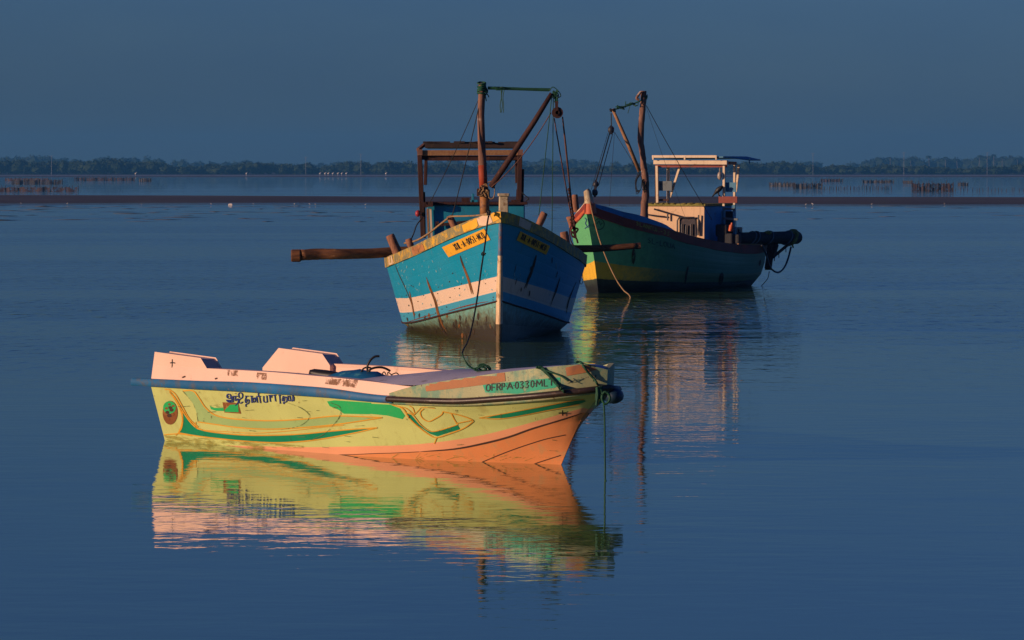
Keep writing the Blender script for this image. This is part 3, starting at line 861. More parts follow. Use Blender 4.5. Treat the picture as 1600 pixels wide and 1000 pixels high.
# brown square with the green panel, and the lettering over it
D_(Lz([(592, 393), (690, 398), (708, 465), (604, 457)]), 'brown_square', .004)
D_(Lz([(608, 440), (640, 408), (690, 405), (694, 455), (606, 452)]), 'green_bright', .006)
D_(Lz([(512, 415), (540, 428), (600, 428), (604, 448), (550, 446), (520, 436)]), 'green_bright', .004)
TZ = lambda pts: [(345 + x / 12.3, 605 + y / 12.3) for x, y in pts]
tamil = [[(132, 200), (126, 150), (160, 125), (195, 145), (196, 200), (150, 205), (138, 175), (160, 160)], [(222, 165), (214, 290)], [(245, 165), (243, 285)], [(238, 170), (330, 168)], [(290, 165), (288, 250), (335, 215), (345, 260), (325, 310), (290, 345)], [(285, 110), (292, 122)],
 [(365, 200), (350, 130), (380, 100), (422, 125), (420, 190), (365, 235), (355, 285), (395, 300), (430, 270)], [(475, 165), (545, 165)], [(500, 165), (478, 240), (490, 290), (520, 232), (550, 245), (538, 300), (490, 325), (495, 372)], [(570, 165), (622, 165)], [(598, 165), (605, 295)],
 [(640, 290), (622, 250), (640, 200), (672, 215), (662, 285)], [(665, 230), (698, 190), (712, 292)], [(690, 172), (775, 168)], [(752, 168), (770, 298)], [(735, 165), (730, 120), (752, 90), (768, 110)],
 [(830, 160), (838, 272), (905, 277)], [(903, 277), (890, 150)], [(925, 150), (998, 148)], [(945, 150), (962, 275)], [(985, 150), (980, 200)], [(1010, 150), (1072, 143)], [(1045, 148), (1062, 268)],
 [(1118, 150), (1162, 148)], [(1138, 150), (1150, 310)], [(1175, 130), (1250, 130)], [(1215, 132), (1190, 240), (1222, 252), (1240, 180), (1278, 200), (1270, 268), (1212, 290), (1228, 315)],
 [(1302, 130), (1300, 240), (1345, 242), (1338, 140), (1385, 138), (1388, 250), (1345, 252)], [(1385, 150), (1412, 195), (1406, 262)]]
for st in tamil: stroke(dec, bA, sm2(TZ(st)), 1.3, I['ink_blue'], .009, 2.5)
D_(TZ([(108, 232), (205, 237), (190, 290), (150, 285), (120, 260)]), 'ink_blue', .0085, False)
# bright green brushed patch
gp = Lz([(1245, 388), (1290, 381), (1400, 388), (1520, 396)]) + Rz_([(0, 402), (120, 408), (180, 432), (212, 478), (196, 499), (100, 476), (0, 466)]) + Lz([(1500, 468), (1350, 465), (1320, 442), (1262, 418)])
D_(gp, 'green_bright')
S_(Lz([(1270, 395), (1325, 420), (1330, 470), (1290, 530), (1230, 590), (1150, 628)]), .8, 'dull_line', .009)
S_(Lz([(1000, 395), (1080, 425), (1135, 470), (1120, 510), (1060, 545), (960, 562)]), .7, 'dull_line', .009)
# V-shaped swoosh with scrolls amidships
D_(Rz_([(212, 458), (250, 472), (300, 532), (360, 574), (420, 574), (540, 536), (556, 562), (480, 584), (414, 606), (368, 590), (298, 540), (240, 490)]), 'green_dark')
S_(Rz_([(135, 408), (200, 432), (240, 492), (300, 548), (365, 596), (412, 612), (500, 585), (575, 556), (625, 522), (634, 503), (560, 474), (450, 450)]), 1.4, 'orange_line', .0075)
S_(Rz_([(412, 610), (404, 630), (396, 652)]), 1.2, 'orange_line')
S_(Rz_([(212, 455), (260, 470), (310, 530), (365, 570), (420, 570), (540, 532)]), 1.0, 'orange_line', .008)
S_(Rz_([(330, 432), (308, 455), (320, 490), (360, 512), (400, 495), (440, 470), (450, 450)]), 1.3, 'orange_line')
S_(Rz_([(150, 412), (220, 430), (270, 470), (262, 430), (240, 415)]), 1.0, 'orange_line')
S_(Rz_([(500, 460), (520, 500), (540, 530)]), 1.2, 'orange_line')
S_(Rz_([(530, 525), (580, 515), (628, 505)]), 1.2, 'orange_line')
S_(Rz_([(270, 470), (300, 440), (320, 425), (400, 430)]), .8, 'orange_line')
# lance-shaped green mark near the bow
lt = [(720, 492), (800, 470), (900, 452), (1100, 414), (1250, 384), (1325, 378), (1340, 388)]
lb = [(1340, 388), (1300, 402), (1200, 422), (1100, 441), (950, 471), (850, 489), (720, 493)]
D_(sm2(Rz_(lt))[:-1] + sm2(Rz_(lb))[:-1], 'green_dark', .004)
S_(Rz_([(675, 490), (800, 468), (900, 450), (1100, 412), (1250, 382), (1330, 374)]), .9, 'orange_line')
S_(Rz_([(675, 490), (800, 496), (950, 474), (1100, 444), (1300, 406)]), .9, 'orange_line')
stroke(dec, bA, Rz_([(1172, 458), (1222, 456)]), 1.8, I['ink'], .009, 4)
stroke(dec, bA, Rz_([(1196, 440), (1198, 474)]), 1.8, I['ink'], .009, 4)
D_(Lz([(225, 598), (420, 612), (620, 626), (820, 640), (1000, 654), (1100, 664), (1100, 678), (820, 680), (520, 666), (226, 640)]), 'waterline_scum', .010)
rs = random.Random(31)
for k in range(34):                      # scuffs, nicks and runs in the old gelcoat
    x, y = rs.uniform(255, 880), rs.uniform(625, 705)
    S_([(x, y), (x + rs.uniform(2, 16), y + rs.uniform(-1.5, 1.5))], rs.uniform(.3, .8), 'dull_line', .0095, False)
for k in range(30):
    x = rs.uniform(262, 900); y = rs.uniform(606, 660)
    S_([(x, y), (x + rs.uniform(-.6, .6), y + rs.uniform(2, 9))], rs.uniform(.4, 1.0), 'speck', .0095, False)
for k in range(26):
    x = rs.uniform(600, 880); S_([(x, 720 - rs.uniform(0, 10)), (x + rs.uniform(4, 26), 718 - rs.uniform(0, 12))], rs.uniform(.4, 1.1), 'waterline_scum', .0095, False)
hm = MB(); hm.v, hm.f, hm.m, hm.uv = hA.v, hA.f, hA.m, hA.uv
hm.add(dec.v, dec.f); hm.m = hA.m[:len(hm.f) - len(dec.f)] + dec.m
hm.build('hull', [M[n] for n in SK], skiff, auto=32)
# blue rail aft, black rubbing strip round the bow
def rail(xa, xb, zf0, zf1, w, name, mat, xs_n=50, both=True, extra=0.0):
    for sg in ((-1, 1) if both else (-1,)):
        mb = MB(); rows = []
        for x in np.linspace(xa, xb, xs_n):
            b_ = fs(max(x, -5.5)) ; za, zb = zf0(x), zf1(x)
            rows.append([A(x, sg * (b_ - .01), za), A(x, sg * (b_ + w * .8), za + .004), A(x, sg * (b_ + w), za + .018), A(x, sg * (b_ + w), zb - .014), A(x, sg * (b_ + w * .75), zb), A(x, sg * (b_ - .01), zb)])
        mb.grid(rows, close=True)
        n = len(mb.v); mb.f.append(tuple(range(6))); mb.m.append(0); mb.f.append(tuple(reversed(range(n - 6, n)))); mb.m.append(0)
        mb.build(name, mat, skiff, auto=40)
rail(-5.80, -1.50, lambda x: zr(x) - .005, lambda x: zt(x) + .004, .045, 'rub_rail', M['skiff_rail'])
pp = planpath(sheerB, -1.56, 46)
mb = MB(); mb.tube([A(x, y * (1 + .05 / max(.12, abs(y))) if abs(y) > .02 else y, zt(x) - .028) + FA.h * (.03 if x > .5 else 0) for x, y in pp], .030, 8)
mb.build('rubber_strip', M['rubber'], skiff, smooth=True)
mb = MB(); mb.tube([A(x, y * (1 + .012 / max(.12, abs(y))) if abs(y) > .02 else y, zr(x) + .004) + FA.h * (.01 if x > .5 else 0) for x, y in pp], .022, 6)
mb.build('rail_lip', M['skiff_bow'], skiff, smooth=True)
mb = MB(); mb.blob(A(.62, .12, .68), (.10, .17, .08), 2, .03); mb.build('bow_fender', M['fender'], skiff, smooth=True)
# aft coaming (upper side) with flange
ctop = pchip([(-5.5, .795), (-4.5, .795), (-3.6, .797), (-2.57, .780), (-1.82, .752), (-1.31, .722), (-.7, .70)])
cb = MB()
side = [(x, -fs(x) + .004) for x in np.linspace(-5.5, -.9, 60)]
wall(cb, FA, side, lambda x: zt(x) - .02, ctop, .13, lean=.03, nz=4)
wall(cb, FA, [(x, -y) for x, y in reversed(side)], lambda x: zt(x) - .02, ctop, .13, lean=.03, nz=4)
bC = bvh_of(cb)
for st in ([(285, 590), (290, 588)], [(336, 592), (340, 591)],): stroke(cb, bC, st, 2.2, 1, .003, 2)
decal(cb, bC, [(510, 588), (560, 594), (556, 606), (508, 600)], 2, .003, 4)
decal(cb, bC, [(355, 578), (372, 579), (372, 588), (356, 587)], 2, .003, 4)
decal(cb, bC, [(402, 582), (418, 583), (416, 594), (400, 592)], 2, .003, 4)
cb.build('coaming', [M['skiff_pink'], M['shade_and_marks'], M['speck']], skiff, auto=35)
# raised stern quarters
for sg in (-1, 1):
    q = MB()
    xa, xb, xc = -5.50, -4.62, -4.50
    if sg == 1: xa, xb, xc = -5.62, -4.66, -4.54
    top, low = .915, ctop(-4.6) - .02
    yo = lambda x: sg * (fs(x) - .034); th = .19
    P0 = [(xa - .04, low - .15), (xa + (.03 if sg < 0 else .30), top + .005), (xb, top - .03), (xc, low), (xc, low - .15)]
    if sg == 1: P0 = [(xa, low - .15), (xa, low - .06), (-5.36, top + .01), (xb, top - .03), (xc, low), (xc, low - .15)]
    vs = [A(x, yo(x), z) for x, z in P0] + [A(x, yo(x) - sg * th, z) for i, (x, z) in enumerate(P0)]
    n = len(P0)
    q.add(vs, [tuple(range(n)), tuple(reversed(range(n, 2 * n)))] + [(i, (i + 1) % n, (i + 1) % n + n, i + n) for i in range(n)])
    if sg == -1:
        bq = bvh_of(q)
        stroke(q, bq, Lz([(278, 125), (277, 165), (275, 203)]), 1.0, 1, .004, 3)
        stroke(q, bq, Lz([(264, 148), (280, 146), (296, 149)]), 1.5, 1, .004, 3)
    o = q.build('stern_quarter', [M['skiff_pink'], M['ink']], skiff, bevel=.012)
# transom, floor and inner lining
mb = MB()
zz = [.42, .64]
mb.grid([[A(-5.52, y, .05) for y in np.linspace(-.66, .66, 9)], [A(-5.50, y, .60) for y in np.linspace(-.84, .84, 9)], [A(-5.44, y, .60) for y in np.linspace(-.84, .84, 9)], [A(-5.44, y, .1) for y in np.linspace(-.66, .66, 9)]])
mb.build('transom', M['skiff_pink'], skiff)
mb = MB(); rows = []
for x in np.linspace(-5.44, -.95, 30):
    b_ = fs(x) - .155; zc = ctop(x) - .01
    rows.append([A(x, -b_, zc), A(x, -b_ + .02, .45), A(x, -b_ + .12, .24), A(x, 0, .22), A(x, b_ - .12, .24), A(x, b_ - .02, .45), A(x, b_, zc)])
mb.grid(rows); mb.build('inner_lining', M['skiff_pink'], skiff, auto=50)
for x in (-4.2, -2.25):
    mb = MB(); b_ = fs(x) - .14; mb.box(A(x, 0, .56), (.26, b_ * 2, .035), Matrix.Rotation(FA.rz, 4, 'Z').to_euler()); mb.build('thwart', M['skiff_deck'], skiff, bevel=.008)
# bow: painted bulwark, cambered foredeck
btop = pchip([(-1.62, .640), (-1.31, .718), (-.83, .798), (-.12, .903), (.38, .968), (.55, .985), (.62, .97), (.66, .93)])
bp = planpath(sheerB, -1.58, 46)
bw = MB(); wall(bw, FA, bp, lambda x: zt(x) - .03, btop, .05, lean=-.012, nz=6)
bB = bvh_of(bw)
WZ = lambda pts: [(740 + x / 6.957, 560 + y / 6.957) for x, y in pts]
decal(bw, bB, Rz_([(335, 280), (480, 245), (660, 225), (835, 208), (840, 262), (720, 282), (600, 298), (480, 312), (345, 326)]), 1, .004, 5)
decal(bw, bB, Rz_([(1215, 178), (1300, 158), (1400, 140), (1406, 192), (1320, 212), (1222, 230)]), 1, .004, 5)
decal(bw, bB, WZ([(100, 290), (350, 262), (600, 235), (940, 205), (950, 285), (880, 320), (700, 345), (480, 385), (130, 370)]), 2, .003, 4)
chars = []
for g, x, w_ in (('O', 140, 44), ('F', 196, 44), ('R', 250, 48), ('P', 306, 36), ('.', 345, 22), ('A', 366, 62), ('.', 430, 20), ('0', 455, 36), ('3', 504, 42), ('3', 562, 42), ('0', 624, 36), ('.', 662, 18), ('M', 684, 62), ('L', 764, 40), ('T', 816, 62)):
    yb = 357 - (x - 140) * .088
    chars.append((g, WZ([(x, yb - 74)])[0], (w_ / 6.957, -w_ * .08 / 6.957), (0, 74 / 6.957)))
write(bw, bB, chars, 1.45, 3, .007)
for st in ([(1020, 275), (1100, 235), (1190, 230)], [(1060, 265), (1140, 250), (1200, 215)], [(1080, 215), (1130, 255), (1175, 275)]): stroke(bw, bB, WZ(st), .9, 5, .005, 3)
for st in ([(1300, 250), (1330, 180)],): stroke(bw, bB, WZ(st), 1.5, 5, .005, 3)
bw.build('bow_bulwark', [M['skiff_bow'], M['brown_patch'], M['teal_patch'], M['ink'], M['green_dark'], M['faint_text']], skiff, auto=40)
mb = MB(); rows = []
for x in list(np.linspace(-2.25, .45, 30)) + [.53, .59, .62]:
    b_ = max(.02, fs(x) - .03); zc = interp(x, [(-2.3, .735), (-1.3, .735), (-.83, .775), (-.12, .873), (.38, .935), (.55, .94), (.66, .88)])
    cam_ = interp(x, [(-2.3, .05), (-1.5, .13), (-.6, .10), (.5, .03), (.78, .005)])
    rows.append([A(x, t * b_, zc + cam_ * (1 - t * t)) for t in np.linspace(-1, 1, 13)])
mb.grid(rows)
edge = rows[0]; mb.grid([edge, [p - Vector((0, 0, .10)) for p in edge]])
mb.build('foredeck', M['skiff_deck'], skiff, auto=50)
# things lying in the skiff
t = MB(); rows = []
for i in range(15):
    x = -3.82 + i * .10; a_ = math.sin(math.pi * i / 14)
    rows.append([A(x, y * .34, .60 + (.20 * a_ ** .8) * (1 - abs(y) ** 2.2) + .012 * math.sin(i * 2.1 + y * 9)) for y in np.linspace(-1, 1, 11)])
t.grid(rows); base = [[A(-3.82 + i * .10, y * .34, .56) for y in (-1, 1)] for i in range(15)]; t.grid(base)
tagit(t.build('plastic_sheet', [M['blue_cloth']], smooth=True, loc=A(-2.9, 0, .56)), 'crumpled blue plastic sheet heaped on the thwart inside the skiff', 'tarpaulin')
t = MB(); t.box(A(-3.3, 0, .40), (1.0, .5, .34), Matrix.Rotation(FA.rz, 4, 'Z').to_euler()); tagit(t.build('fish_crate', M['skiff_deck'], loc=A(-3.0, 0, .23), bevel=.02), 'grey box under the blue plastic sheet inside the skiff', 'crate')
t = MB(); t.tube([at(483, 581, 45.9), at(490, 583, 45.9), at(510, 586.5, 45.8), at(530, 589.5, 45.7), at(545, 592, 45.6)], [.02, .045, .055, .05, .03], 8)
t.tube([at(545, 592, 45.6), A(-3.55, 0, .26)], .02, 6)
tagit(t.build('black_pipe', M['hose'], smooth=True, loc=at(510, 590, 45.8)), 'black rubber pipe lying inside the skiff left of the blue sheet', 'pipe')
t = MB(); t.tube(smoothpath(P([(593, 556.5), (585, 557.5), (578, 564), (574, 573), (575, 582), (577, 589), (578, 600)], 45.0)), .013, 6)
t.tube(smoothpath(P([(563, 583), (568, 576), (574, 574), (580, 575)], 45.0)), .010, 6)
t.tube(smoothpath(P([(576, 586), (578, 578), (586, 574.5), (596, 574), (604, 576.5), (610, 580)], 45.0)), .013, 6)
t.tube([at(578, 600, 45.0), A(-2.35, .0, .24)], .013, 6)
tagit(t.build('black_hose', M['hose'], smooth=True, loc=at(577, 600, 45.0)), 'curling black hose sticking up out of the middle of the skiff', 'hose')
t = MB()
for st in ([(594, 592), (600, 581), (606, 592)], [(607, 593), (606, 582), (612, 586), (618, 592)], [(612, 585), (620, 583), (626, 590)]): t.tube(smoothpath(P(st, 44.9)), .006, 5)
tagit(t.build('thin_line', M['rope_dark'], loc=at(600, 592, 44.9)), 'thin loose line looped inside the skiff right of the black hose', 'rope')
# green mooring rope of the skiff
DB = 42.2
g = MB()
def gr(pts, D, r=.013): g.tube(smoothpath(P(pts, D)), r, 6, jitter=.12)
def on(pts, off=.02, bv=None):
    out = []
    for p in pts:
        h_ = hit(bv or bB, p[0], p[1], off)
        out.append(h_ if h_ is not None else at(p[0], p[1], 42.3))
    return out
g.tube(smoothpath(on(WZ([(680, 96), (740, 108), (790, 150), (850, 210), (900, 270), (950, 330), (985, 410)]))), .013, 6, jitter=.1)
g.tube(smoothpath(on(WZ([(700, 90), (760, 100), (820, 170), (880, 235), (930, 290), (970, 340), (1000, 405)]))), .013, 6, jitter=.1)
g.tube(smoothpath(on(WZ([(930, 370), (960, 340), (990, 365), (970, 405), (940, 395)]))), .012, 6, jitter=.1)
g.tube(smoothpath(on(WZ([(740, 108), (850, 150), (960, 190), (1040, 245)]))), .008, 6, jitter=.1)
g.tube(smoothpath(on(WZ([(1110, 42), (1160, 40), (1200, 90), (1250, 160), (1300, 215), (1345, 280), (1390, 330)]))), .012, 6, jitter=.1)
g.tube(smoothpath(on(WZ([(1170, 45), (1240, 70), (1320, 85)]))), .007, 6, jitter=.1)
rnd = random.Random(5)
c0 = WZ([(1370, 370)])[0]
for k in range(7):
    gr([(c0[0] + rnd.uniform(-5, 5), c0[1] + rnd.uniform(-9, 12)) for _ in range(5)], 41.95 + rnd.uniform(-.03, .03), .012)
gr(WZ([(1400, 400), (1395, 440), (1420, 490), (1460, 480), (1482, 430), (1465, 385), (1430, 365), (1400, 390)]), 41.9)
gr(WZ([(1345, 310), (1350, 400), (1340, 470), (1335, 510)]), 41.92)
gr([(943, 628), (944.5, 650), (945, 690), (945.5, 730), (946, 742)], 41.9, .009)
e_ = at(946, 742, 41.9)
g.tube([at(946, 742, 41.9), onz(946.5, 752), onz(946.5, 752) + Vector((0.02, .1, -.4))], .009, 6)
tagit(g.build('mooring_rope', M['rope_green'], smooth=True, loc=A(.5, 0, .9)), 'green rope knotted round the skiff bow and hanging into the water', 'rope')
g = MB()
gr([(728, 566), (733, 572), (740, 576), (748, 574), (756, 571), (764, 573), (766, 578), (758, 580), (750, 577), (748, 571), (756, 569), (763, 575), (768, 581)], 43.35, .010)
gr([(740, 577), (750, 580), (760, 577), (752, 573), (745, 577)], 43.33, .011)
gr([(722, 552), (725, 560), (728, 566)], 43.4, .006)
tagit(g.build('rope_knot', M['rope_green'], smooth=True, loc=at(750, 580, 43.3)), 'small green rope knot lying on the foredeck of the skiff', 'rope')

# ================================================================== the blue boat
FB = Frame(onz(780, 535), (math.sin(R(2.5)), -math.cos(R(2.5)), 0))
def B(x, y, z): return FB.w(x, y, z)
bsB = [(-8.8, 1.45), (-8, 1.6), (-6, 1.75), (-4.5, 1.67), (-3, 1.46), (-1.5, 1.10), (-.5, .72), (.1, .42), (.4, .21), (.62, 0)]
bcB = [(-8.8, 1.3), (-6, 1.47), (-4.3, 1.32), (-3, 1.10), (-1.5, .66), (-.5, .27), (.2, 0)]
bwB = [(-8.8, 1.2), (-7.3, 1.36), (-6, 1.33), (-4.3, 1.12), (-2.3, .68), (-.6, .22), (0, 0)]
gs, gc, gw = pchip(bsB), pchip(bcB), pchip(bwB)
zsB = pchip([(-8.8, 1.22), (-6, 1.12), (-4.5, 1.19), (-3, 1.315), (-1.5, 1.52), (-.9, 1.64), (-.2, 1.79), (.62, 1.985)])
zcB = pchip([(-8.8, .15), (-6, .13), (-4.3, .19), (-3, .29), (-1.5, .46), (.2, .69)])
rB = [lambda u: (-8.8 + u * 9.42, gs(-8.8 + u * 9.42), zsB(-8.8 + u * 9.42)), lambda u: (-8.8 + u * 9.0, gc(-8.8 + u * 9.0), zcB(-8.8 + u * 9.0)),
      lambda u: (-8.8 + u * 8.8, min(gw(-8.8 + u * 8.8), gc(-8.8 + u * 9.0)), 0.0), lambda u: (-8.8 + u * 8.5, gw(-8.8 + u * 8.8) * .6, -.35)]
blue = thing('blue_fishing_boat', B(-4, 0, 0), FB.rz, 'bright blue wooden trawler with yellow capping and cream stripe, seen bow-on in the middle', 'boat', 'fishing boats moored in the lagoon')
def vmB(u, v):
    # 0 sheer .. .5 cream top .. .62 cream bottom .. .75 chine .. .9 waterline
    x = -8.8 + u * 9.0
    if v <= 1:
        a = .55 + .13 * min(1, max(0, (x + 6) / 6)); b_ = .82 + .06 * min(1, max(0, (x + 6) / 6))
        return float(np.interp(v, [0, a, b_, 1], [0, .5, .62, .75]))
    return .75 + (v - 1) * .17
hm_ = bandmat('blue_hull_paint', [(0, (.004, .27, .45)), (.5, (.78, .58, .44)), (.62, (.05, .33, .50)), (.75, (.16, .40, .36))], (.10, .075, .03), .35, .004, .32, .45, (.79, .86, (.032, .020, .009)), (.25, .5, .6), None, (.73, .82, (.13, .10, .035)))
hB = MB(); usB = list(np.linspace(0, .75, 30)) + list(np.linspace(.75, 1, 26)[1:])
add_hull(hB, FB, rB, usB, [14, 5, 3], vmap=vmB)
bvB = bvh_of(hB)
nH = len(hB.f)
decal(hB, bvB, [(691.5, 386), (757, 356.8), (766.8, 374.3), (701.7, 401.6)], 1, .012, 6)
decal(hB, bvB, [(812.4, 361), (858.7, 384), (852.6, 397.7), (806.2, 375)], 1, .012, 6)
def plate_text(x0, y0, dx, dy, ax, dn, s):
    ch = []
    for i, g_ in enumerate(s):
        ch.append((g_, (x0 + dx * i, y0 + dy * i), ax, dn))
    write(hB, bvB, ch, .95, 2, .016)
plate_text(708.4, 381.4, 3.30, -1.42, (2.3, -.95), (5.6, 9.4), 'XUL-A-0051-NCO')
plate_text(815.5, 364.5, 2.75, 1.38, (1.9, .95), (-3.4, 8.6), 'XUL-A-0051-NCO')
for pts, w_, mi in (([(719, 400), (724, 416), (731, 434), (736, 450), (739, 462)], 4.6, 3), ([(719, 399), (722, 410), (728, 424)], 2.6, 4), ([(666, 433), (672, 450), (680, 470), (684, 488), (690, 505), (702, 528)], 4.2, 3), ([(666, 433), (673, 452), (681, 474), (684, 490)], 2.0, 4),
                  ([(612, 398), (622, 425), (636, 455), (645, 480), (648, 500)], .8, 4), ([(640, 455), (645, 480), (648, 498)], 2.6, 3), ([(838, 398), (832, 420), (824, 440), (818, 458)], 6.0, 4), ([(875, 433), (867, 458), (857, 484)], 2.6, 4), ([(700, 486), (720, 480), (745, 474), (768, 470)], 3.2, 5), ([(640, 502), (665, 494), (690, 488)], 2.2, 5), ([(684, 490), (692, 515), (704, 527)], 6.0, 4), ([(900, 440), (888, 470), (884, 495)], 2.0, 4)):
    if w_ < 1.5: stroke(hB, bvB, sm2(pts), w_, mi, .007, 4.0, taper=True); continue
    for q in range(6):
        ox = rnd.uniform(-.38, .38) * w_; i0 = 0 if q < 2 else rnd.uniform(0, .5); sp_ = sm2(pts); n_ = len(sp_)
        seg = sp_[int(i0 * n_):max(int(i0 * n_) + 3, int(n_ * rnd.uniform(.7, 1.0)))]
        stroke(hB, bvB, [(p[0] + ox * (.4 + .6 * j / max(1, len(seg))), p[1]) for j, p in enumerate(seg)], w_ * rnd.uniform(.2, .5), mi, .006 + q * .0006, 4.0, taper=True)
for k in range(60):
    x, y = rnd.uniform(615, 772), rnd.uniform(395, 480)
    stroke(hB, bvB, [(x, y), (x + rnd.uniform(-2, 3), y + rnd.uniform(1, 5))], rnd.uniform(.5, 1.8), 6, .006, 2)
for k in range(40):
    x = rnd.uniform(628, 775); y = rnd.uniform(488, 522)
    stroke(hB, bvB, [(x, y), (x + rnd.uniform(-1, 2), y + rnd.uniform(2, 12))], rnd.uniform(1.0, 3.5), rnd.choice((4, 4, 4, 3)), .0065, 2, taper=True)
for k in range(14):
    x = rnd.uniform(795, 878); y = rnd.uniform(395, 470)
    stroke(hB, bvB, [(x, y), (x - rnd.uniform(0, 3), y + rnd.uniform(4, 14))], rnd.uniform(.6, 1.8), rnd.choice((4, 6)), .006, 2, taper=True)
for k in range(46):
    x, y = rnd.uniform(622, 775), rnd.uniform(425, 525)
    stroke(hB, bvB, [(x, y), (x + rnd.uniform(-1, 1), y + rnd.uniform(.8, 2.2))], rnd.uniform(.6, 1.6), 4, .006, 2)
hB.build('hull', [hm_, M['plate'], M['ink'], M['rust'], M['rust_dark'], M['rust_red'], M['pale_scuff']], blue, auto=28)
# stem post: bare cream lower half, flaking blue upper half
def stempost(z0, z1, w_, mat, proud=.035):
    mb = MB(); rows = []
    for z in np.linspace(z0, z1, 10):
        x = np.interp(z, [-.3, 0, .69, 1.985], [-.1, 0, .2, .62])
        rows.append([B(x - .10, -w_, z), B(x + proud, -.010, z), B(x + proud, .010, z), B(x - .10, w_, z)])
    mb.grid(rows, close=True); mb.f.append((3, 2, 1, 0)); mb.m.append(0); n = len(mb.v); mb.f.append((n - 4, n - 3, n - 2, n - 1)); mb.m.append(0)
    mb.build('stem_post', mat, blue)
stempost(.30, 1.43, .055, M['stem_cream'], .045)
stempost(-.25, .298, .05, paint('grown_over_stem_foot', (.13, .09, .045), (.04, .03, .015), .9, 9, .7, .25, True), .035)
stempost(1.432, 1.99, .06, M['stem_blue'], .025)
# rubbing strake along the chine
for sg in (-1, 1):
    mb = MB(); mb.tube([B(-8.8 + u * 9.0, sg * (gc(-8.8 + u * 9.0) + .006), zcB(-8.8 + u * 9.0)) for u in np.linspace(0, .995, 50)], .016, 6); mb.build('chine_strake', M['timber_dark'], blue, smooth=True)
# capping (bulwark)
cpath = planpath([(x, b_ + (.035 if b_ else 0)) for x, b_ in bsB[:-1]] + [(.68, 0)], -8.8, 46)
cp = MB(); wall(cp, FB, cpath, lambda x: zsB(min(x, .62)) - .015, lambda x: zsB(min(x, .62)) + .155 + .02 * max(0, x), .15, lean=-.015, nz=2)
bvC = bvh_of(cp)
for poly, mi in (([(722, 352), (745, 341), (748, 358), (727, 368)], 3), ([(745, 341.5), (764, 332), (770, 347), (751, 357)], 1), ([(765, 331.5), (782, 326), (783, 341), (771, 347)], 3), ([(641, 385), (660, 377), (664, 391), (646, 399)], 2), ([(812, 339), (830, 349), (827, 361), (810, 352)], 1), ([(600, 404), (612, 399), (616, 411), (604, 417)], 4)):
    decal(cp, bvC, poly, mi, .006, 5)
cp.build('capping', [M['cap_yellow'], M['cap_cream'], M['cap_bare'], M['cap_gold'], M['stem_cream']], blue, auto=35)
mb = MB(); rows = [[B(x, t * max(.01, gs(x) - .03), zsB(x) - .02 + .03 * (1 - t * t)) for t in np.linspace(-1, 1, 9)] for x in np.linspace(-8.8, .55, 40)]
mb.grid(rows); mb.build('deck', M['deck_wood'], blue, smooth=True)
# bollards along the rail
def post(x0, y0, x1, y1, D, r0, r1, mat, parent, name='bollard', n=8):
    mb = MB(); a, b_ = at(x0, y0, D), at(x1, y1, D)
    d = b_ - a
    mb.tube([a - d * .25, a, a.lerp(b_, .5), a.lerp(b_, .92), b_], [r0, r0, (r0 + r1) / 2, r1, r1 * .8], n, jitter=.05)
    return mb.build(name, mat, parent, auto=60)
post(714, 362, 702, 337, 74.6, .062, .058, M['bollard'], blue)
post(643, 388, 638, 373, 77.2, .055, .06, M['bollard'], blue)
post(620, 392, 609, 367, 78.6, .085, .080, M['bollard'], blue)
post(842, 352, 851, 332, 74.9, .060, .062, M['bollard'], blue)
post(884, 378, 881, 362, 77.4, .075, .07, M['bollard'], blue)
mb = MB(); mb.box(B(.30, .06, 2.22), (.16, .16, .36), Matrix.Rotation(FB.rz, 4, 'Z').to_euler(), taper=.92); mb.box(B(.30, .06, 2.42), (.20, .19, .05), Matrix.Rotation(FB.rz, 4, 'Z').to_euler()); mb.build('stem_head', M['bollard_cream'], blue, bevel=.015)
# cabin
rotB = Matrix.Rotation(FB.rz, 4, 'Z').to_euler()
mb = MB()
zc0, zc1 = 1.15, H - (320 - 268) * 79.0 / 7000
xl, xr = (667 - 800) / 7000 * 79.0, (820 - 800) / 7000 * 79.0
cx = (xl + xr) / 2; cw = xr - xl
yc = 79.0
mb.box((cx, yc + .9, (zc0 + zc1) / 2), (cw, 1.8, zc1 - zc0)); mb.build('cabin', M['blue_cabin'], blue, bevel=.02)
mb = MB(); mb.box((cx, yc + .9, zc1 + .025), (cw + .10, 1.95, .045)); mb.build('cabin_roof', M['timber_dark'], blue, bevel=.01)
mb = MB(); mb.beam(at(682, 352, 78.9), at(735, 346, 78.9), .05, .05); mb.beam(at(683, 346, 78.9), at(683, 354, 78.9), .06, .05); mb.build('cabin_rail', M['timber_dark'], blue)
for x in (668, 672.5): 
    mb = MB(); mb.beam(at(x, 326, 78.93), at(x + 2, 372, 78.93), .035, .04); mb.build('corner_trim', M['white_trim'] if x > 670 else M['board'], blue)
mb = MB(); mb.beam(at(664, 324, 78.85), at(664, 316, 78.85), .10, .12); mb.beam(at(671, 323, 78.85), at(671, 315, 78.85), .12, .12); mb.build('roof_block', M['timber_dark'], blue)
mb = MB(); mb.box(at(727.5, 314, 79.2), (.14, .14, .11)); mb.build('roof_block', M['timber_dark'], blue)
mb = MB(); mb.box(at(739, 311.5, 79.1), (.045, .05, .2)); mb.box(at(741, 316, 79.1), (.13, .05, .09)); mb.build('exhaust_stub', M['blue_cabin'], blue, bevel=.008)
mb = MB(); mb.box(at(806, 316, 79.2), (.16, .14, .09)); mb.build('roof_block', M['timber_dark'], blue)
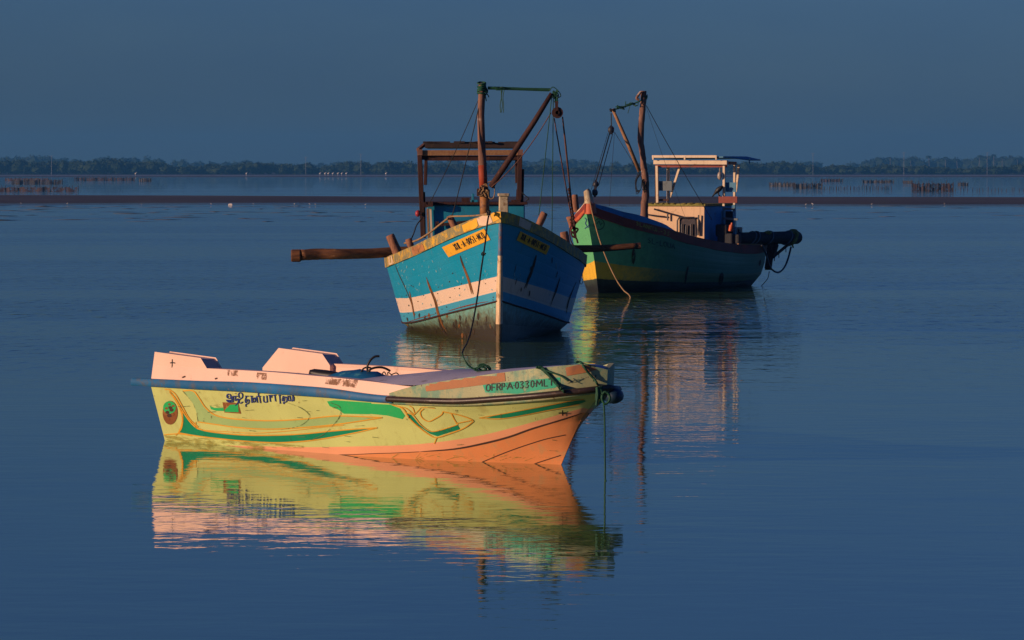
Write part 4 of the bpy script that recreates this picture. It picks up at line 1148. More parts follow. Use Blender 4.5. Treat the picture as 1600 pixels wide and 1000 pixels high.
# canopy
D1, D2 = 79.2, 82.2
mb = MB()
za, zb = H - (221 - 268) * D2 / 7000, H - (231 - 268) * D1 / 7000
xa_, xb_ = (664 - 800) / 7000 * D1, (811 - 800) / 7000 * D1
mb.add([(xa_, D1 - .1, zb), (xb_, D1 - .1, zb), (xb_, D2, zb), (xa_, D2, zb), (xa_, D1 - .1, zb + .09), (xb_, D1 - .1, zb + .09), (xb_, D2, zb + .06), (xa_, D2, zb + .06)], [(3, 2, 1, 0), (4, 5, 6, 7), (0, 1, 5, 4), (1, 2, 6, 5), (2, 3, 7, 6), (3, 0, 4, 7)])
rr_ = random.Random(3)
for k in range(26):
    x = rr_.uniform(xa_, xb_ - .1); mb.box((x, D1 + rr_.uniform(-.05, .5), zb + .10), (rr_.uniform(.06, .28), rr_.uniform(.1, .4), rr_.uniform(.01, .035)))
mb.build('canopy_roof', M['roof_dark'], blue)
mb = MB(); mb.beam(at(652.5, 239, D1), at(816.5, 238.5, D1), .06, .095); mb.build('front_beam', M['board'], blue, bevel=.006)
mb = MB(); mb.beam(at(657, 246.5, D1 + .06), at(814, 246.5, D1 + .06), .06, .075); mb.beam(at(663, 248, D2 - .2), at(812, 248, D2 - .2), .06, .07); mb.build('lower_beam', M['timber_dark'], blue)
for x0, y0, x1, y1, D, w_ in ((655.5, 236, 661, 372, D1 + .02, .085), (812.5, 240, 811, 328, D1 + .02, .085), (666, 240, 664.5, 289, D2 - .2, .06), (807, 240, 807.5, 286, D2 - .2, .06)):
    mb = MB(); mb.beam(at(x0, y0, D), at(x1, y1, D), w_, w_, Vector((0, 1, 0))); mb.build('canopy_post', M['timber_dark'], blue, bevel=.008)
for q in ((663, 300, 664, 372, .03), (817.5, 264, 816, 322, .04), (809, 296, 808, 322, .05)):
    mb = MB(); mb.beam(at(q[0], q[1], D1 + .03), at(q[2], q[3], D1 + .03), q[4], .05, Vector((0, 1, 0))); mb.build('side_batten', M['timber_dark'], blue)
mb = MB(); mb.beam(at(653, 234, D1 - .02), at(663, 226, D1 + .4), .05, .05); mb.build('roof_brace', M['timber'], blue)
for px in (656, 813):
    mb = MB(); mb.box(at(px, 238, D1 - .04), (.09, .06, .10)); mb.build('corner_bracket', M['timber'], blue)
mb = MB(); mb.blob(at(653, 333.5, D1 - .1), (.05, .05, .06), 2, 0); mb.build('side_lamp', M['buoy_red'], blue, smooth=True)
# mast with sleeve
DM = 75.6
mb = MB(); mb.tube(P([(756, 300), (754, 260), (752, 215), (751.5, 180), (752.5, 150), (752.5, 130)], DM), [.068, .066, .064, .058, .058, .05], 14, jitter=.07); mb.build('mast', M['timber'], blue, smooth=True)
mb = MB(); mb.tube(P([(755.6, 294), (754.4, 275), (753.4, 258)], DM), [.0715, .071, .068], 14); mb.build('mast_band', M['timber_red'], blue, smooth=True)
mb = MB(); mb.tube(P([(757.5, 350), (757, 296)], DM), .082, 14); mb.build('mast_sleeve', M['sleeve'], blue, smooth=True)
mb = MB()
for k in range(5):
    y = 130 + k * 4.2; c_ = at(752.5, y, DM)
    mb.tube([c_ + Vector((.066 * math.cos(a), .066 * math.sin(a), .02 * math.sin(a + k))) for a in np.linspace(0, 6.28, 13)], .016, 6, jitter=.2)
def tangle(mb, x, y, D, n, sx, sy, r, rn, pts=5):
    for _ in range(n): mb.tube(smoothpath([at(x + rn.uniform(-sx, sx), y + rn.uniform(-sy, sy), D + rn.uniform(-.08, .08)) for _ in range(pts)], 5), r, 5, jitter=.2)
rn = random.Random(21)
tangle(mb, 757, 141, DM, 5, 5, 8, .010, rn)
tangle(mb, 780, 138, DM, 5, 10, 2.5, .009, rn)
for x in (783, 785, 788): mb.tube(smoothpath(P([(x, 139), (x + rn.uniform(-3, 2), 152), (x + rn.uniform(-2, 2), 164), (x - 1 + rn.uniform(-2, 2), 176)], DM)), .007, 5, jitter=.2)
for x, y in ((760, 158), (764, 152)): mb.tube(smoothpath(P([(757, 142), (x - 2, 148), (x, y)], DM)), .009, 5)
mb.build('mast_lashing', M['rope_green'], blue)
mb = MB(); mb.tube(P([(762, 137), (790, 138), (820, 139), (860, 140)], DM), [.022, .026, .022, .024], 8, jitter=.1); mb.tube(P([(762, 139), (800, 140), (858, 142)], DM), .012, 6); mb.build('top_stay', M['rope_green'], blue)
mb = MB(); mb.tube([at(767, 292, DM - .15), at(800, 243, DM - .25), at(835, 190, DM - .35), at(862, 146, DM - .4)], [.05, .052, .045, .036], 10, jitter=.04); mb.build('boom', M['timber_dark'], blue, smooth=True)
mb = MB()
tangle(mb, 757, 298, DM - .1, 7, 7, 9, .012, rn)
mb.tube(smoothpath(P([(762, 285), (770, 284), (773, 297), (771, 309), (765, 310), (762, 300)], DM - .15)), .009, 5)
mb.tube(smoothpath(P([(748, 306), (756, 305), (762, 298), (760, 288), (752, 292), (748, 300)], DM - .12)), .012, 5)
mb.build('mast_foot_lashing', M['rope_tan'], blue)
mb = MB(); mb.box(at(750.5, 300.5, DM - .02), (.12, .16, .13)); mb.box(at(763, 304, DM), (.05, .1, .17)); mb.build('mast_collar', M['timber_dark'], blue, bevel=.01)
# block at the boom end
mb = MB(); c_ = at(871, 176, DM - .4)
mb.tube([c_ + Vector((0, -.05, 0)), c_ + Vector((0, .05, 0))], .095, 18); mb.tube([c_ + Vector((0, -.07, 0)), c_ + Vector((0, .07, 0))], .035, 10)
mb.beam(c_ + Vector((-.01, -.06, -.05)), at(869.5, 158, DM - .46), .05, .02); mb.beam(c_ + Vector((-.01, .06, -.05)), at(869.5, 158, DM - .34), .05, .02)
mb.build('pulley_block', M['timber_dark'], blue, auto=40)
mb = MB()
tangle(mb, 868, 148, DM - .4, 5, 5, 7, .009, rn)
mb.tube(smoothpath(P([(858, 142), (864, 136), (873, 143), (876, 150), (870, 152), (866, 143)], DM - .4)), .009, 6)
tangle(mb, 869, 155, DM - .4, 4, 3, 6, .010, rn)
mb.build('boom_end_lashing', M['rope_green'], blue)
def rope(name, pts, r, mat, parent, smooth=True):
    mb = MB(); mb.tube(pts, r, 6, jitter=.08); return mb.build(name, mat, parent, smooth=smooth)
rope('stay', sag(at(748, 155, DM), at(671, 318, 77.8), .05), .007, M['rope_dark'], blue)
rope('stay', sag(at(751, 155, DM), at(706, 340, 75.2), .04), .009, M['rope_dark'], blue)
rope('hoist_line', sag(at(862, 152, DM - .4), at(842, 336, 74.9), .01), .008, M['rope_green'], blue)
rope('hoist_line', sag(at(864.5, 152, DM - .4), at(862.5, 362, 75.6), .0), .008, M['rope_green'], blue)
rope('hoist_line', sag(at(861, 176, DM - .4), at(768, 292, DM - .3), .12), .009, M['rope_brown'], blue)
rope('tackle_rope', sag(at(866, 185, DM - .35), at(893, 340, 76.5), .02), .011, M['rope_brown'], blue)
rope('tackle_rope', [at(879, 183, DM - .35), at(884, 228, 75.8), at(889, 280, 76.1), at(896, 345, 76.5)], [.012, .016, .013, .016], M['rope_brown'], blue)
mb = MB()
for k in range(12): 
    y = 296 + k * 5.0; c_ = at(889 + k * .75, y, 76.4); mb.blob(c_, (.028, .028, .034), 1, .2)
for x0, y0, x1, y1 in ((891, 342, 897, 346), (893, 346, 898, 360), (896, 345, 899, 372)): mb.beam(at(x0, y0, 76.45), at(x1, y1, 76.45), .05, .05)
mb.tube(smoothpath(P([(900, 346), (896, 355), (903, 358), (898, 365), (893, 362), (894, 369), (900, 372), (903, 380)], 76.45)), .018, 6)
mb.tube(smoothpath(P([(895, 348), (890, 360), (892, 376), (898, 386), (903, 392)], 76.5)), .012, 6)
mb.build('tackle_chain', M['timber_dark'], blue, auto=50)
rope('rail_line', smoothpath([at(700, 341, 74.5), at(686, 352, 75.2), at(668, 366, 76.2), at(650, 376, 77), at(632, 380, 77.6)]), .017, M['rope_tan'], blue)
rope('rail_line', smoothpath([at(703, 338, 74.5), at(730, 337.5, 73.9), at(752, 336, 73.4), at(766, 332, 73.0)]), .015, M['rope_tan'], blue)
rope('rail_line', smoothpath([at(660, 340, 78.0), at(651, 352, 77.9), at(646, 366, 77.8), at(640, 378, 77.6)]), .011, M['rope_dark'], blue)
rope('rail_line', smoothpath([at(815, 300, 79), at(820, 305, 79), at(826, 310, 79), at(822, 314, 79)]), .010, M['rope_dark'], blue)
rope('hanging_line', smoothpath([at(904, 402, 78.0), at(903, 418, 78), at(905, 436, 78), at(908, 444, 78), at(911, 438, 78), at(909, 424, 78), at(906, 410, 78)]), .006, M['rope_dark'], blue)
rope('hanging_line', smoothpath([at(912, 420, 78.4), at(906, 421, 78.2), at(902, 416, 78.0)]), .006, M['rope_dark'], blue)
tagit(rope('anchor_rope', smoothpath([at(766, 330, 72.75), at(762, 345, 72.55), at(758, 380, 72.2), at(752, 420, 71.8), at(745, 470, 71.3), at(737, 512, 70.6), at(730, 535, 70.0), onz(722, 552.5), onz(722, 552.5) + Vector((-.05, -.3, -.4))]), .014, M['rope_dark'], None), 'dark anchor rope slanting from the blue boat bow down into the water', 'rope')
mb = MB(); tangle(mb, 756, 396, 72.0, 3, 3.5, 3, .010, rn); tangle(mb, 764, 333, 72.7, 3, 3, 4, .012, rn); o = mb.build('anchor_rope_knot', M['rope_dark'], blue)
# long pole laid across the boat
mb = MB(); DL = 79.4
mb.tube(smoothpath([at(470, 398.5, DL - .5), at(500, 397, DL - .4), at(530, 397, DL - .4), at(580, 396, DL - .2), at(640, 392.5, DL), at(760, 391, DL + .2), at(880, 389, DL + .3), at(940, 388, DL + .3), at(1000, 384, DL + .4)], 5), np.interp(np.linspace(0, 1, 41), [0, .1, .3, .6, 1], [.098, .100, .092, .085, .052]), 14, jitter=.03)
log = mb.build('long_pole', M['timber_log'], None, smooth=True, loc=at(760, 391, DL))
tagit(log, 'long brown pole laid crosswise over the blue boat, sticking out on both sides', 'pole')
MW[log.name] = Matrix.Translation(at(760, 391, DL))
mb = MB(); a_, b__ = at(455, 399.5, DL - .5), at(470, 399.5, DL - .5); mb.tube([a_, a_.lerp(b__, .1), a_.lerp(b__, .9), b__], [.10, .11, .112, .10], 12); mb.build('end_cap', M['timber_log'], log)
mb = MB(); mb.tube([at(993, 384.5, DL + .4), at(1001, 384, DL + .4)], [.058, .06], 10); mb.build('end_cap', M['timber_dark'], log)

# ================================================================== the green boat
FG = Frame(onz(935, 458), (-math.sin(R(23)), -math.cos(R(23)), 0))
def G(x, y, z): return FG.w(x, y, z)
gsB = [(-8.3, 1.12), (-6, 1.33), (-4, 1.40), (-2, 1.26), (-.7, .96), (-.2, .72), (.25, .42), (.55, .175), (.75, 0)]
gwB = [(-7.9, .95), (-4.8, 1.14), (-1.7, .92), (-.9, .60), (-.35, .25), (0, 0)]
ks, kw = pchip(gsB), pchip(gwB)
zsG = pchip([(-8.3, .84), (-7.2, .81), (-4.8, .90), (-2.5, 1.11), (-1.2, 1.32), (-.13, 1.52), (.22, 1.64), (.51, 1.75), (.75, 1.88)])
def rg(k, xa, xb, zk):
    return lambda u: (xa + u * (xb - xa), ks(-8.3 + u * 9.05) * k + kw(-7.9 + u * 7.9) * (1 - k), zsG(-8.3 + u * 9.05) * zk)
rG = [rg(1, -8.3, .75, 1), rg(.97, -8.2, .45, .66), rg(.72, -8.05, .2, .33), rg(0, -7.7, 0, 0), (lambda u: (-7.3 + u * 7.1, kw(-7.9 + u * 7.9) * .5, -.4))]
green = thing('green_fishing_boat', G(-4, 0, 0), FG.rz, 'dark green wooden trawler with maroon capping and cream cabin, farthest boat on the right', 'boat', 'fishing boats moored in the lagoon')
hmG = bandmat('green_hull_paint', [(0, (.12, .44, .19)), (.585, (.78, .46, .035)), (.80, (.05, .07, .05))], (.05, .045, .025), .3, .012, .40, .5, (.78, .90, (.015, .014, .010)), (.10, .30, .16), (.97, .80, (.045, .17, .10), .8))
hG = MB(); usG = list(np.linspace(0, .75, 30)) + list(np.linspace(.75, 1, 28)[1:])
add_hull(hG, FG, rG, usG, [5, 5, 6, 2], vmap=lambda u, v: min(1, v / 3) * .98)
bvG = bvh_of(hG)
stroke(hG, bvG, [(936 + 8 * math.cos(t), 350 + 8.5 * math.sin(t)) for t in np.linspace(0, 6.28, 17)], 1.0, 1, .008, 3)
stroke(hG, bvG, [(932, 350), (936, 345), (938, 352), (941, 348)], 1.0, 1, .008, 3)
stroke(hG, bvG, [(914, 340), (917, 343), (915, 349), (918, 354), (914, 357)], 1.0, 2, .008, 3)
stroke(hG, bvG, [(919, 341), (921, 348), (919, 356)], .8, 2, .008, 3)
for k, g_ in enumerate('SL-LOUA'):
    x, y = 1012 + k * 6.2, 371 + k * 1.5
    for st in GLYPH[g_]: stroke(hG, bvG, [(x + p[0] * 4.6, y + 8 * p[1] + p[0] * 1.2) for p in st], 1.0, 1, .008, 3)
for pts, w_ in (([(990, 388), (990, 400), (989, 413)], 6), ([(1128, 425), (1126, 438), (1124, 446)], 7), ([(1075, 415), (1072, 430), (1070, 444)], 3), ([(1188, 405), (1186, 416)], 3)):
    stroke(hG, bvG, pts, w_, 3, .009, 3, taper=True)
hG.build('hull', [hmG, M['faint_text'], M['ink_blue'], M['rust_dark']], green, auto=40)
capz = lambda x: zsG(x) + .19
gpath = planpath([(x, b_ + (.03 if b_ else 0)) for x, b_ in gsB[:-1]] + [(.80, 0)], -8.3, 46)
cg = MB(); wall(cg, FG, gpath, lambda x: zsG(min(x, .75)) - .015, lambda x: capz(min(x, .75)), .12, lean=-.01, nz=3)
bvc = bvh_of(cg)
# the name painted along the capping
for k, g_ in enumerate('SLANOUM-3S'):
    x, y = 994 + k * 5.3, 345.5 + k * 1.75
    for st in GLYPH[g_]: stroke(cg, bvc, [(x + p[0] * 3.8, y + 6.0 * p[1] + p[0] * 1.2) for p in st], 1.1, 1, .008, 3)
decal(cg, bvc, [(898, 343), (921, 319), (922, 331), (905, 344), (900, 350)], 2, .006, 4)
cg.build('capping', [M['maroon'], M['yellow_text'], M['maroon_bright']], green, auto=35)
# raised forward plank above the capping (pale blue outside, cream edge on the other side)
ub = MB()
upx = [(x, b_) for x, b_ in gpath if x > -1.95]
zu0 = lambda x: capz(min(x, .75)) - .01
zu1 = lambda x: capz(min(x, .75)) + float(np.interp(x, [-1.95, -1.5, -.4, .4, .8], [.02, .12, .17, .12, .06]))
wall(ub, FG, [(x, y * .985) for x, y in upx if y > .0], zu0, zu1, .05, lean=.10, nz=3)
ub.build('upper_plank', M['blue_cap'], green, auto=35)
ub = MB(); wall(ub, FG, [(x, y * .985) for x, y in upx if y < -.0], zu0, lambda x: zu0(x) + .07, .06, lean=.02, nz=2); ub.build('upper_plank', M['white_trim'], green, auto=35)
mb = MB(); mb.grid([[G(x, t * max(.01, ks(x) - .05), capz(x) - .06 + .04 * (1 - t * t)) for t in np.linspace(-1, 1, 7)] for x in np.linspace(-8.3, .6, 30)]); mb.build('deck', M['deck_wood'], green, smooth=True)
mb = MB(); mb.tube(P([(921, 325), (920, 312), (917.5, 299), (916, 296.5)], 102.6), [.13, .10, .085, .06], 8, jitter=.05); mb.build('stem_head', M['bollard_cream'], green, auto=60)
mb = MB(); mb.tube(P([(923, 334), (922, 318)], 102.5), [.14, .12], 8); mb.build('stem_cheek', M['maroon_bright'], green, auto=50)
post(900, 326, 898, 304, 104.6, .075, .07, M['bollard'], green)
post(893, 352, 891, 338, 104.2, .065, .10, M['bollard'], green)
# mast, boom and tackle
DG = 105.2
mb = MB(); mb.tube(smoothpath(P([(1006, 345), (1007, 322), (1009, 300), (1008, 275), (1005, 252), (1003.5, 235), (1000.5, 215), (1003, 185), (1005, 160), (1006, 142)], DG), 4), np.interp(np.linspace(0, 1, 37), [0, .15, .5, 1], [.095, .085, .072, .068]), 12, jitter=.10); mb.build('mast', M['timber'], green, smooth=True)
mb = MB(); mb.tube(P([(999, 268), (980, 222), (966, 190), (957, 170)], DG - .2), [.046, .044, .04, .034], 8, jitter=.04); mb.build('boom', M['board'], green, smooth=True)
mb = MB()
tangle(mb, 1007, 153, DG, 6, 5, 6, .012, rn); tangle(mb, 985, 162, DG - .1, 4, 12, 4, .010, rn); tangle(mb, 970, 168, DG - .1, 5, 8, 3, .011, rn)
mb.tube(smoothpath(P([(1002, 157), (990, 162), (975, 167), (960, 171)], DG - .1)), .018, 6, jitter=.2)
mb.tube(smoothpath(P([(985, 163), (983, 170), (981, 177)], DG - .1)), .008, 5)
mb.build('mast_lashing', M['rope_green'], green)
mb = MB(); mb.tube(smoothpath(P([(1002, 143), (997, 149), (995, 154), (999, 156)], DG - .1)), .035, 6); mb.build('mast_top_knob', M['timber'], green, smooth=True)
mb = MB(); tangle(mb, 957, 172, DG - .2, 5, 5, 3, .010, rn); mb.tube(P([(955, 177), (955.5, 196)], DG - .2), .014, 6, jitter=.4); mb.build('boom_end_chain', M['rope_dark'], green)
for (x, y, D, s_) in ((954.8, 203, DG - .2, 1.0), (931, 288, 102.8, .85), (929.5, 301, 102.7, .9)):
    mb = MB(); mb.blob(at(x, y, D), (.078 * s_, .06, .10 * s_), 2, .06); mb.beam(at(x, y - 7, D), at(x, y + 7, D), .05, .09, Vector((0, 1, 0))); mb.build('pulley_block', M['pipe_dark'], green, auto=50)
for a0, a1, r_ in (((950, 208), (924, 296), .006), ((952, 209), (930, 286), .009), ((953, 209), (927, 300), .006), ((957, 210), (935, 290), .009), ((960, 208), (952, 322), .004)):
    rope('tackle_rope', line(*a0, *a1, DG - .2, 102.8 if a1[0] < 950 else 104), r_, M['rope_dark'], green)
rope('hoist_line', line(960, 206, 1000, 272, DG - .2), .007, M['rope_dark'], green)
rope('stay', sag(at(1010, 165, DG), at(1112, 343, 108.5), .04), .008, M['rope_dark'], green)
rope('stay', sag(at(1009, 165, DG), at(1070, 338, 107), .06), .0035, M['rope_dark'], green)
rope('stay', sag(at(1007, 165, DG), at(1005, 250, DG), .0), .004, M['rope_dark'], green)
mb = MB()
for k in range(5): mb.tube(smoothpath([at(999 + rn.uniform(-4, 3) , 271 + rn.uniform(-3, 3), DG - .2), at(992.5 + rn.uniform(-1, 3), 283, DG - .2), at(995 + rn.uniform(-2, 3), 299 + rn.uniform(-6, 8), DG - .2), at(1001, 296, DG - .2), at(1003, 280, DG - .2), at(999, 272, DG - .2)], 4), .008, 5)
tangle(mb, 1007, 290, DG - .05, 6, 4, 12, .012, rn)
mb.build('coiled_lashing', M['rope_dark'], green)
tagit(rope('bow_rope', smoothpath([at(922, 316, 102.4), at(926, 335, 102.2), at(936, 372, 101.9), at(948, 405, 101.6), at(962, 435, 101.3), at(974, 453, 101.0), onz(985, 464.5), onz(986, 465) + Vector((.05, -.3, -.4))]), .016, M['rope_tan'], None), 'tan rope slanting from the green boat bow down into the water', 'rope')
# cabin: cream front, blue side.  front face looks towards the bow
rotG = Matrix.Rotation(FG.rz, 4, 'Z').to_euler()
ztopc = H - (322 - 268) * 108.3 / 7000
def GX(px, D):                        # ground position under a picture column
    return (px - 800) / 7000 * D
def gl(p):
    q = Vector((p[0], p[1], 0)) - Vector((FG.o.x, FG.o.y, 0)); return q.dot(FG.h), q.dot(FG.l)
pR = at(1101, 330, 108.5); xR, yR = gl(pR)
wF = 2 * 0 + (1101 - 1012) / 7000 * 107.8 / math.cos(R(23)) 
yL = yR - wF
mb = MB(); LC = 1.9
def slab(x0, x1, y0, y1, z0, z1, mi=0, mb_=None):
    (mb_ or mb).add([G(x, y, z) for z in (z0, z1) for x, y in ((x0, y0), (x1, y0), (x1, y1), (x0, y1))], [(3, 2, 1, 0), (4, 5, 6, 7), (0, 1, 5, 4), (1, 2, 6, 5), (2, 3, 7, 6), (3, 0, 4, 7)], mi)
slab(xR - LC, xR, yL, yR, .95, ztopc); mb.build('cabin', M['blue_bright'], green, bevel=.015)
mb = MB(); slab(xR + .002, xR + .03, yL, yR, .95, ztopc - .002); mb.build('cabin_front', M['cabin_cream'], green)
mb = MB(); slab(xR - LC - .05, xR + .10, yL - .05, yR + .05, ztopc + .003, ztopc + .055)
for k in range(16): 
    yy = rn.uniform(yL, yR); mb.blob(G(xR + .05, yy, ztopc + .06), (.10, .12, .02), 1, .2)
mb.build('cabin_roof', M['moss'], green)
fy = lambda px: yL + (px - 1012) / (1101 - 1012) * wF
zpx = lambda y, D=108.2: H - (y - 268) * D / 7000
mb = MB(); slab(xR + .034, xR + .045, fy(1063), fy(1089), zpx(370), zpx(341)); mb.build('window', M['window_dark'], green)
mb = MB()
X_ = xR + .10
for pts in ([(1061, 372), (1061, 345), (1064, 340), (1087, 340), (1090, 345), (1091, 368)], [(1025, 327), (1045, 333), (1060, 337), (1075, 341)], [(1046, 333), (1046, 345)], [(1068, 368), (1068, 350)], [(1074, 366), (1075, 352)], [(1082, 368), (1082, 350)], [(1016, 336), (1030, 338), (1042, 339)], [(1094, 336), (1093, 368)]):
    mb.tube([G(X_, fy(p[0]), zpx(p[1])) for p in pts], .022, 6)
mb.build('pipe_rack', M['pipe_dark'], green, auto=50)
# shelter above the cabin
xs0 = xR - .25
D_s = 108.6
def SP(px, py, dx=0.0):               # point of the shelter front plane
    # solve local y from picture column at this depth
    d = ray(px, py); n_ = FG.h; o_ = FG.o + FG.h * (xs0 + dx)
    t = (o_ - CAM).dot(n_) / d.dot(n_)
    return CAM + d * t
mb = MB(); mb.beam(SP(1022, 253.5), SP(1137, 254), .10, .11, FG.h); mb.build('front_beam', M['white_trim'], green, bevel=.008)
mb = MB(); mb.beam(SP(1024, 259.5, -.08), SP(1136, 259.5, -.08), .06, .03, FG.h); mb.build('under_batten', M['maroon'], green)
mb = MB(); mb.beam(SP(1019, 244.5, .15), SP(1120, 244.5, .15), .06, .030, FG.h); 
for px in (1020.5, 1070, 1119): mb.beam(SP(px, 243.5, .15), SP(px, 249.5, .15), .035, .035, FG.h)
mb.build('roof_frame', M['white_trim'], green)
aL, aR = SP(1020, 247.5, .12), SP(1130, 246.5, .12)
bR = SP(1171, 252, 0) ; back = -FG.h * 1.9
mb = MB()
q = [aL, aR, aR + back + Vector((0, 0, -.02)), aL + back + Vector((0, 0, -.02))]
mb.add(q + [p + Vector((0, 0, .035)) for p in q], [(3, 2, 1, 0), (4, 5, 6, 7), (0, 1, 5, 4), (1, 2, 6, 5), (2, 3, 7, 6), (3, 0, 4, 7)])
mb.build('shelter_roof', M['blue_cap'], green)
mb = MB(); e0 = SP(1131, 246, -.1); e1 = SP(1171, 251, -1.1)
q = [e0, e1, e1 - FG.h * .8, e0 - FG.h * 1.6]
mb.add(q + [p + Vector((0, 0, .03)) for p in q], [(3, 2, 1, 0), (4, 5, 6, 7), (0, 1, 5, 4), (1, 2, 6, 5), (2, 3, 7, 6), (3, 0, 4, 7)])
mb.beam(e1 + Vector((0, 0, .04)), e1 - Vector((0, 0, .07)), .03, .03); mb.build('roof_flap', M['blue_cap'], green)
mb = MB(); mb.beam(SP(1138, 254.5, -.1), SP(1148, 255, -.8), .07, .10, FG.l); mb.build('side_beam', M['maroon_bright'], green)
for x0, y0, x1, y1, dx, w_ in ((1026.5, 259, 1027.5, 321, -.02, .062), (1044, 259, 1044, 321, -.3, .06), (1131.5, 259, 1131, 322, -.02, .058), (1148, 257, 1147.5, 320, -.6, .056)):
    mb = MB(); mb.beam(SP(x0, y0, dx), SP(x1, y1, dx), w_, w_, FG.h); mb.build('shelter_post', M['white_trim'], green, bevel=.006)
for x0, y0, x1, y1, dx in ((1062, 261, 1047, 308, -.25), (1154.5, 258, 1150, 300, -.8)):
    mb = MB(); mb.beam(SP(x0, y0, dx), SP(x1, y1, dx), .05, .04, FG.h); mb.build('brace', M['white_trim'], green)
mb = MB(); mb.beam(SP(1024, 262, -.03), SP(1024.5, 322, -.03), .02, .04, FG.h); mb.build('edge_batten', M['timber_dark'], green)
def panel(x0, y0, x1, y1, dx, name, mat):
    a, b_ = SP(x0, (y0 + y1) / 2, dx), SP(x1, (y0 + y1) / 2, dx)
    mb = MB(); mb.beam(a, b_, (y1 - y0) * 108.6 / 7000, .03, FG.h); return mb.build(name, mat, green)
panel(1030, 283, 1050, 298, -.1, 'side_panel', M['grey_panel'])
panel(1029, 311, 1045, 314, -.1, 'cross_rail', M['timber_dark'])
panel(1134, 285, 1150, 300, -.1, 'side_panel', M['blue_cap'])
panel(1123, 307, 1152, 317, .06, 'cross_board', M['maroon'])
mb = MB(); mb.blob(SP(1124.5, 274.5, .05), (.055, .055, .10), 2, .08); mb.tube([SP(1124.5, 262, .05), SP(1124.5, 270, .05)], .01, 5); mb.build('hanging_lamp', paint('dusty_glass_lamp', (.35, .30, .26), (.2, .15, .12), .4, 12, .3), green, smooth=True)
# frame behind the cabin: ladder-like stand
for x0, y0, x1, y1 in ((1131, 322, 1131, 378), (1147, 320, 1149, 380), (1129, 330, 1128, 372)):
    mb = MB(); mb.beam(SP(x0, y0, -.35), SP(x1, y1, -.35), .06, .06, FG.h); mb.build('stand_post', M['blue_cap'], green)
for x0, y0, x1, y1 in ((1130, 341, 1153, 343), (1131, 326, 1148, 327), (1131, 358, 1148, 360)):
    mb = MB(); mb.beam(SP(x0, y0, -.32), SP(x1, y1, -.32), .05, .05, FG.h); mb.build('stand_rail', M['grey_panel'], green)
mb = MB(); mb.beam(SP(1139, 330, -1.1), SP(1139, 376, -1.1), .28, .03, FG.h); mb.build('stand_back_panel', M['roller'], green)
mb = MB(); mb.box(SP(1136, 374, -.3), (.36, .40, .30), rotG); mb.box(SP(1128, 360, -.2), (.16, .3, .30), rotG); mb.box(SP(1148, 374, -.3), (.2, .3, .25), rotG); mb.build('winch', M['roller'], green, bevel=.04)
mb = MB(); mb.tube([SP(1141, 361, .12), SP(1143, 352, .12)], [.05, .055], 8); mb.tube([SP(1143, 352, .12), SP(1144, 348, .12)], [.03, .025], 8); o = mb.build('orange_can', M['bottle'], None, auto=50, loc=SP(1141, 361, .12)); tagit(o, 'orange plastic can lashed to the stand behind the cabin of the green boat', 'can')
mb = MB(); mb.box(SP(1155, 361.5, -.9), (.06, .15, .21), rotG); mb.build('lamp_box', M['white_trim'], green, bevel=.01)
mb = MB(); mb.box(SP(1154.4, 361.5, -.86), (.012, .03, .10), rotG); mb.beam(SP(1155, 369, -.92), SP(1155, 381, -.92), .03, .03, FG.h); mb.build('lamp_box_slot', M['timber_dark'], green)
# tarred roller over the stern with rope turns, its frame and loops
r0, r1 = G(-6.3, .55, 1.20), None
ra, rb = at(1151, 373, 109.0), at(1247, 371, 110.9)
mb = MB(); mb.tube([ra, ra.lerp(rb, .02), ra.lerp(rb, .8), ra.lerp(rb, .98), rb], [.13, .15, .155, .16, .14], 16, jitter=.03)
rl = mb.build('net_roller', M['roller'], green, auto=50)
def turn(px, s=6, r=.018):
    mb_ = MB(); c_ = ra.lerp(rb, (px - 1151) / 96); d = (rb - ra).normalized(); u_ = Vector((0, 0, 1)); v_ = d.cross(u_).normalized()
    mb_.tube([c_ + (u_ * math.cos(a) + v_ * math.sin(a)) * .168 + d * (.10 * math.cos(a)) for a in np.linspace(0, 6.28, 17)], r, 6, jitter=.15); return mb_
for px in (1172, 1178, 1199, 1229): turn(px).build('rope_turn', M['grey_panel'], green, smooth=True)
mb = turn(1236, r=.05); mb.tube([rb + Vector((-.15, -.05, -.15)), rb + Vector((-.12, -.05, -.26))], .02, 5); mb.blob(at(1200, 363.5, 109.8), (.12, .08, .06), 1, .2); mb.blob(at(1237, 364, 110.6), (.10, .08, .05), 1, .2); mb.build('roller_end_bundle', M['moss'], green)
mb = MB(); mb.beam(at(1204, 382, 109.8), at(1202, 412, 109.6), .10, .10); mb.beam(at(1212, 382, 109.9), at(1206, 402, 109.7), .14, .08); mb.beam(at(1234, 380, 110.5), at(1205, 404, 109.8), .06, .05); mb.beam(at(1205, 384, 109.9), at(1200, 420, 109.5), .16, .1)
for x, y in ((1210, 408), (1217, 403), (1228, 394), (1204, 412)): mb.beam(at(x, y - 6, 110), at(x, y, 110), .02, .02)
mb.build('stern_frame', M['timber_dark'], green)
rope('stern_loop', smoothpath([at(1190, 383, 108.3), at(1197, 397, 108.4), at(1202, 415, 108.5), at(1210, 424, 108.9), at(1218, 425, 109.3), at(1226, 417, 109.8), at(1232, 402, 110.3), at(1236, 386, 110.6)]), .024, M['pipe_dark'], green)
rope('stern_line', smoothpath([at(1202, 424, 108.5), at(1200, 434, 108.5), at(1195, 441, 108.6), onz(1190, 446.5)]), .010, M['rope_dark'], green)
mb = MB(); mb.beam(at(1153, 381.5, 107.9), at(1191, 382, 108.6), .05, .03); mb.build('rail_plank', M['board'], green)
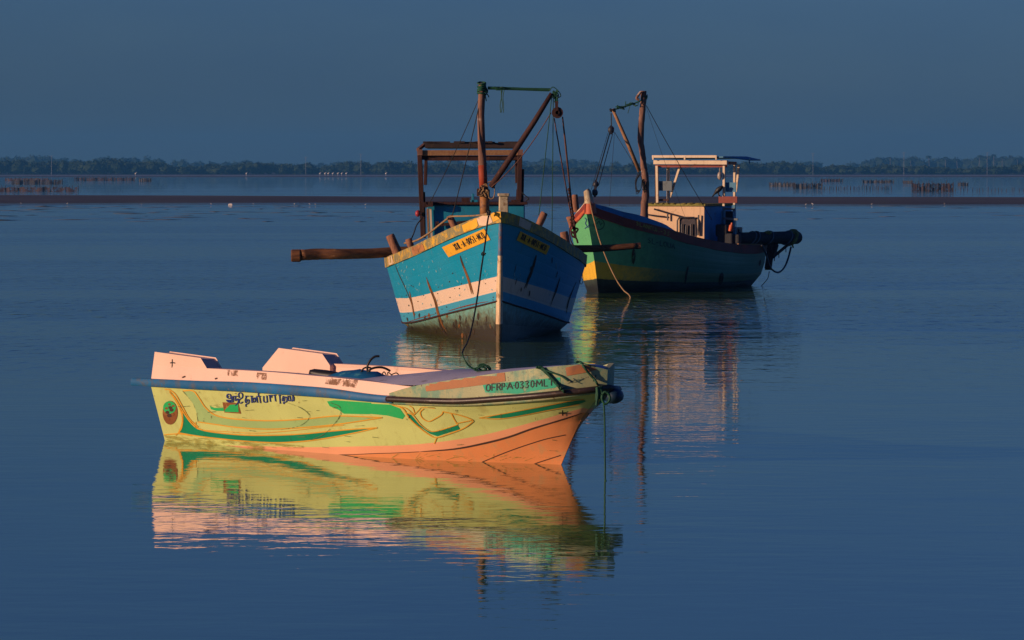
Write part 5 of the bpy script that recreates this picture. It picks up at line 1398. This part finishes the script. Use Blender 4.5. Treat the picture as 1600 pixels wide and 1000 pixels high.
# crow
c_ = SP(1123, 307, .10); t = MB()
k = 108.5 / 7000
def cr(px, py, r): return (SP(px, py, .10), r)
seq = [cr(1113, 307.5, .012), cr(1116, 303.5, .022), cr(1119, 300, .045), cr(1122, 297, .062), cr(1125, 294.5, .058), cr(1127, 292.8, .044), cr(1128.3, 291.8, .036), cr(1129.6, 291.9, .020), cr(1131, 292.8, .006)]
t.tube([s_[0] for s_ in seq], [s_[1] for s_ in seq], 10)
for dx in (-.4, .8): t.tube([SP(1122 + dx, 300, .10), SP(1122.6 + dx, 304, .10), SP(1125 + dx, 306.8, .10)], .009, 5)
tagit(t.build('crow', M['crow'], smooth=True, loc=c_), 'black crow perched on the board under the green boat shelter', 'bird')

# fittings that belong to a larger part hang under that part
def nest(root, table):
    kids = list(root.children)
    for o in kids:
        k = o.name.split('.')[0]
        if k in table:
            par = [q for q in kids if q.name.split('.')[0] == table[k]]
            if par: o.parent = par[0]
bpy.context.view_layer.update()
nest(blue, {'mast_band': 'mast', 'mast_sleeve': 'mast', 'mast_lashing': 'mast', 'mast_collar': 'mast', 'mast_foot_lashing': 'mast', 'cabin_roof': 'cabin', 'cabin_rail': 'cabin', 'corner_trim': 'cabin', 'stem_post': 'hull', 'chine_strake': 'hull', 'boom_end_lashing': 'boom'})
nest(green, {'mast_lashing': 'mast', 'mast_top_knob': 'mast', 'coiled_lashing': 'mast', 'boom_end_chain': 'boom', 'cabin_front': 'cabin', 'cabin_roof': 'cabin', 'window': 'cabin', 'pipe_rack': 'cabin', 'rope_turn': 'net_roller', 'roller_end_bundle': 'net_roller', 'lamp_box_slot': 'lamp_box', 'stem_cheek': 'stem_head'})
# ------------------------------------------------------------------ air between here and the far shore
hz = MB(); hz.box((0, 3500, 29), (6000, 7200, 62))
hm2 = bpy.data.materials.new('thin_haze'); hm2.use_nodes = True
nt = hm2.node_tree; nt.nodes.remove(nt.nodes['Principled BSDF'])
pv = nt.nodes.new('ShaderNodeVolumePrincipled'); pv.inputs['Density'].default_value = 1.25e-4; pv.inputs['Color'].default_value = (.10, .42, .90, 1); pv.inputs['Anisotropy'].default_value = .1
nt.links.new(pv.outputs[0], nt.nodes['Material Output'].inputs['Volume'])
tagit(hz.build('haze', hm2), kind='stuff')
